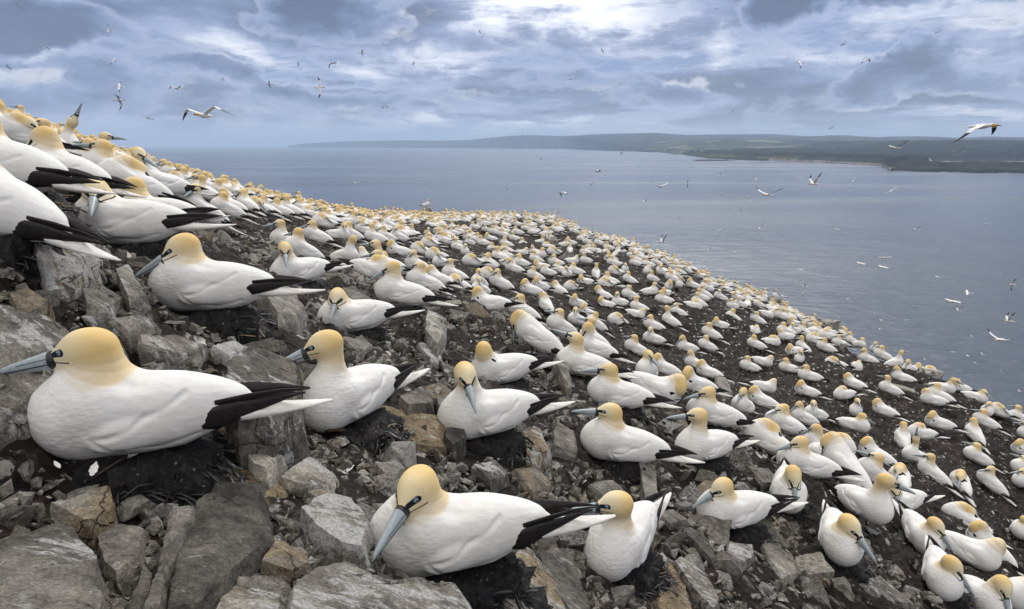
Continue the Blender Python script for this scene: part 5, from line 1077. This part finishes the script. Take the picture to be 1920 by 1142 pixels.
# the crowd on the far slope and along the skyline
cand = []
sp = .66
for gx in np.arange(-42, 16, sp):
    for gy in np.arange(1, 46, sp):
        x, y = gx + RNG.uniform(-.27, .27), gy + RNG.uniform(-.27, .27); r_ = math.hypot(x, y); a = math.atan2(x, y)
        if abs(a) > .80 or r_ < 7.5 or r_ > edge_r(a) + .1: continue
        cand.append((x, y))
cand = np.array(cand); cz = hs(cand[:, 0], cand[:, 1]); keep = []
LU = [0, 120, 240, 330, 420, 560, 700, 800, 900, 1000, 1100, 1200, 1300, 1400, 1480, 1500]; LV = [290, 322, 372, 378, 392, 415, 424, 428, 424, 418, 446, 478, 520, 548, 585, 0]
MP = np.array([(p[0], p[1]) for p, *_ in SPOTS + MIDP])
for (x, y), z in zip(cand, cz):
    u, v = pix((x, y, z))
    lim = np.interp(u, LU, LV) if u < 1480 else 0
    if u < -60 or u > 1990: continue
    if v > lim:
        sky_v = np.interp(u, [c_[0] for c_ in EDGE], [c_[1] for c_ in EDGE])
        if v > sky_v + (130 if u > 520 else 45) or RNG.random() > (.55 if v < sky_v + 60 else .30) or u < 330: continue
    if np.min(np.hypot(MP[:, 0] - x, MP[:, 1] - y)) < .52: continue
    if RNG.random() < .12: continue
    keep.append((math.hypot(x, y), x, y, z))
keep.sort(); print('fill birds', len(keep), 'listed', n_ind)
rest = []
for d, x, y, z in keep:
    ps = rb.choice('rrqgaAbaLRdsSpP' ); hd = rb.choice([172, 175, 168, 180, 185, 160, 195, 200, 170, 230, 10, 150]) + rb.uniform(-14, 14)
    if rb.random() < .05: ps = 't'
    if n_ind < 300: put_bird(np.array([x, y, z]), hd, ps, False)
    else: rest.append((x, y, z, ps, hd))
if rest:
    VV, FF, MI, AT = [], [], [], {'hp': [], 'bp': [], 'yl': []}; mats = [M_PLUM, M_BILL, M_BLACK, M_TAIL, M_LEG]; off = 0; TRI = {}
    for k, (V, f, m, mi, at) in FARLIB.items():
        T, I = [], []
        for q_, j in zip(f, mi):
            for t in range(1, len(q_) - 1): T.append((q_[0], q_[t], q_[t + 1])); I.append(mats.index(m[j]))
        TRI[k] = (V, np.array(T), np.array(I), at)
    for x, y, z, ps, hd in rest:
        V, T, I, at = TRI[ps]; sl = slope((x, y, z), hd); s_ = rb.uniform(.93, 1.06)
        M = np.array(Matrix.Rotation(R(hd), 3, 'Z') @ Matrix.Rotation(-R(sl[0] * .6), 3, 'Y') @ Matrix.Rotation(R(sl[1] * .25), 3, 'X')) * s_
        VV.append(V @ M.T + np.array([x, y, z + (.03 if ps != 't' else .02)])); FF.append(T + off); MI.append(I); off += len(V)
        for k in AT: AT[k].append(at[k])
    me = mesh_from('distant_gannets', np.concatenate(VV), np.concatenate(FF), mats, True, np.concatenate(MI), {k: np.concatenate(v) for k, v in AT.items()})
    link('distant_gannets', me, kind='stuff', label='crowd of far gannets packed along the skyline and upper slope')
    print('rest', len(rest), 'verts', off)

# ------------------------------------------------------------------ gannets on the wing: u, v, wing span in photo pixels, heading, bank, wing position
FLY = """385 216 84 262 4 M|1838 236 84 292 8 D|626 118 25 250 14 D|598 164 28 10 76 F|680 99 17 200 20 M|333 166 29 268 0 M|38 14 13 150 30 F|203 57 14 0 62 V|241 57 10 120 50 F|212 115 16 0 38 M|213 129 8 90 0 F|225 163 22 200 -40 F|222 188 27 10 -52 D|17 126 15 200 20 F|219 254 10 270 0 D|281 222 19 180 8 F|506 158 17 200 25 F|519 226 8 120 20 F|726 199 20 250 0 D|709 249 12 90 0 M|776 119 10 200 30 F|860 217 7 270 0 M
1343 17 13 270 0 M|1070 149 18 250 5 F|1375 207 20 60 -50 F|1499 118 20 0 30 D|1582 83 15 180 10 F|1624 112 22 300 10 D|1711 176 8 60 50 F|1682 277 34 200 8 V|1331 267 9 200 30 V|1166 287 12 180 20 F|480 291 7 200 0 F|668 343 15 262 0 M|808 351 10 150 30 F|790 342 5 150 0 F|950 353 9 150 40 F|1006 350 7 120 30 F|1057 361 26 200 8 D|1125 321 27 190 10 F|1238 349 34 272 0 V|1290 345 13 160 60 F|1352 364 10 150 60 V|1417 336 10 20 50 F
1404 367 6 200 0 F|1404 377 13 260 0 M|1440 365 45 215 0 V|1388 394 8 120 30 M|1277 407 10 200 30 D|1500 333 8 60 10 F|1528 345 35 190 10 U|1599 340 26 60 -58 F|1671 358 28 60 -36 F|1210 378 13 190 10 V|1244 454 25 186 8 U|1172 429 8 200 10 F|1066 412 9 120 40 F|1427 429 15 185 30 U|1475 453 7 90 30 F|1347 432 13 268 0 V|1500 506 17 268 0 M|1615 494 26 184 0 F|1660 483 31 200 12 F|1657 501 28 182 0 F|1677 517 9 150 30 F|1509 538 15 160 20 V
1505 551 11 160 20 D|1470 556 15 200 0 M|1378 472 6 180 0 F|1788 565 38 188 2 F|1798 582 16 180 10 U|1815 549 21 150 -18 F|1900 534 22 150 58 F|1893 602 30 160 14 U|1873 636 40 205 -8 V|1823 631 9 180 20 U|1843 665 12 180 0 U|1830 681 9 180 10 V|1815 667 8 160 0 F|1787 660 8 200 10 F|1735 675 7 180 10 U|1652 600 7 180 0 F|1650 617 6 150 0 F|1877 695 9 90 30 F|1913 734 11 180 20 U|814 382 9 120 50 F|560 120 12 200 20 F|900 60 11 180 10 M|1130 95 12 150 30 F|420 150 11 190 0 V|90 90 12 200 15 M|1250 60 12 260 0 M|1760 60 13 200 20 F|1560 240 14 180 10 F|1015 300 10 180 0 V|1110 345 12 200 20 F|1350 330 11 180 10 U|1570 430 14 190 0 F|1720 430 16 180 20 V|1590 560 12 160 10 F|1760 520 14 200 0 V|1850 420 15 170 10 F|1330 470 12 200 10 U|1870 760 10 180 0 V|1700 600 11 200 20 F"""
FLIB = {k: fly_parts(k) for k in 'MVFDU'}; FJ = {}
for k, pr in FLIB.items():
    V, f, m, mi, at = joined(pr); FJ[k] = mesh_from('flying_gannet', V, f, m, True, mi, at)
WP = {'M': 'wings arched', 'V': 'wings in a shallow V', 'F': 'wings spread flat', 'D': 'wings drooping', 'U': 'wings lifted high'}
SPECIAL = {(385, 216): 'largest flying gannet, arched wings with dark tips, above the horizon beside the crowded slope', (1838, 236): 'flying gannet with long drooping dark wings in front of the far hills',
           (1440, 365): 'flying gannet with wings held in a wide V over the glittering sea', (1873, 636): 'flying gannet with thin wings in a V low over the dark water', (598, 164): 'soaring gannet banked so that its wings stand upright in the clouds',
           (1682, 277): 'white gannet flying in front of the wooded far shore', (1528, 345): 'flapping gannet with one dark wing lifted above the pale water', (1238, 349): 'gannet gliding head-on over the middle of the bay'}
for s_ in FLY.replace('\n', '|').split('|'):
    a_ = s_.split(); u, v, sp_, hd, ro = map(float, a_[:5]); k = a_[5]
    if sp_ <= 8: sp_ += 2
    p = p3(u, v, 1.72 * F / sp_ * .70)
    if v > 280 and p[2] < SEA + 3: p = p * ((SEA + 3) / p[2])
    if sp_ >= 20: root = bird_root(FLIB[k], 'flying_gannet')
    else: root = link('flying_gannet', FJ[k])
    x, y = int(u / 19.2), int(v / 11.42); where = 'in the clouds' if v < 255 else 'before the far shore' if v < 283 else 'over the sea'
    tag(root, SPECIAL.get((int(u), int(v)), f"gannet, {WP[k]}, {where}, {word(x)} percent across and {word(y)} down"), 'flying gannet', 'gannets in flight'); place(root, p, hd, 0, 1.0, ro)
build_haze()
print('individual ground gannets', n_ind)
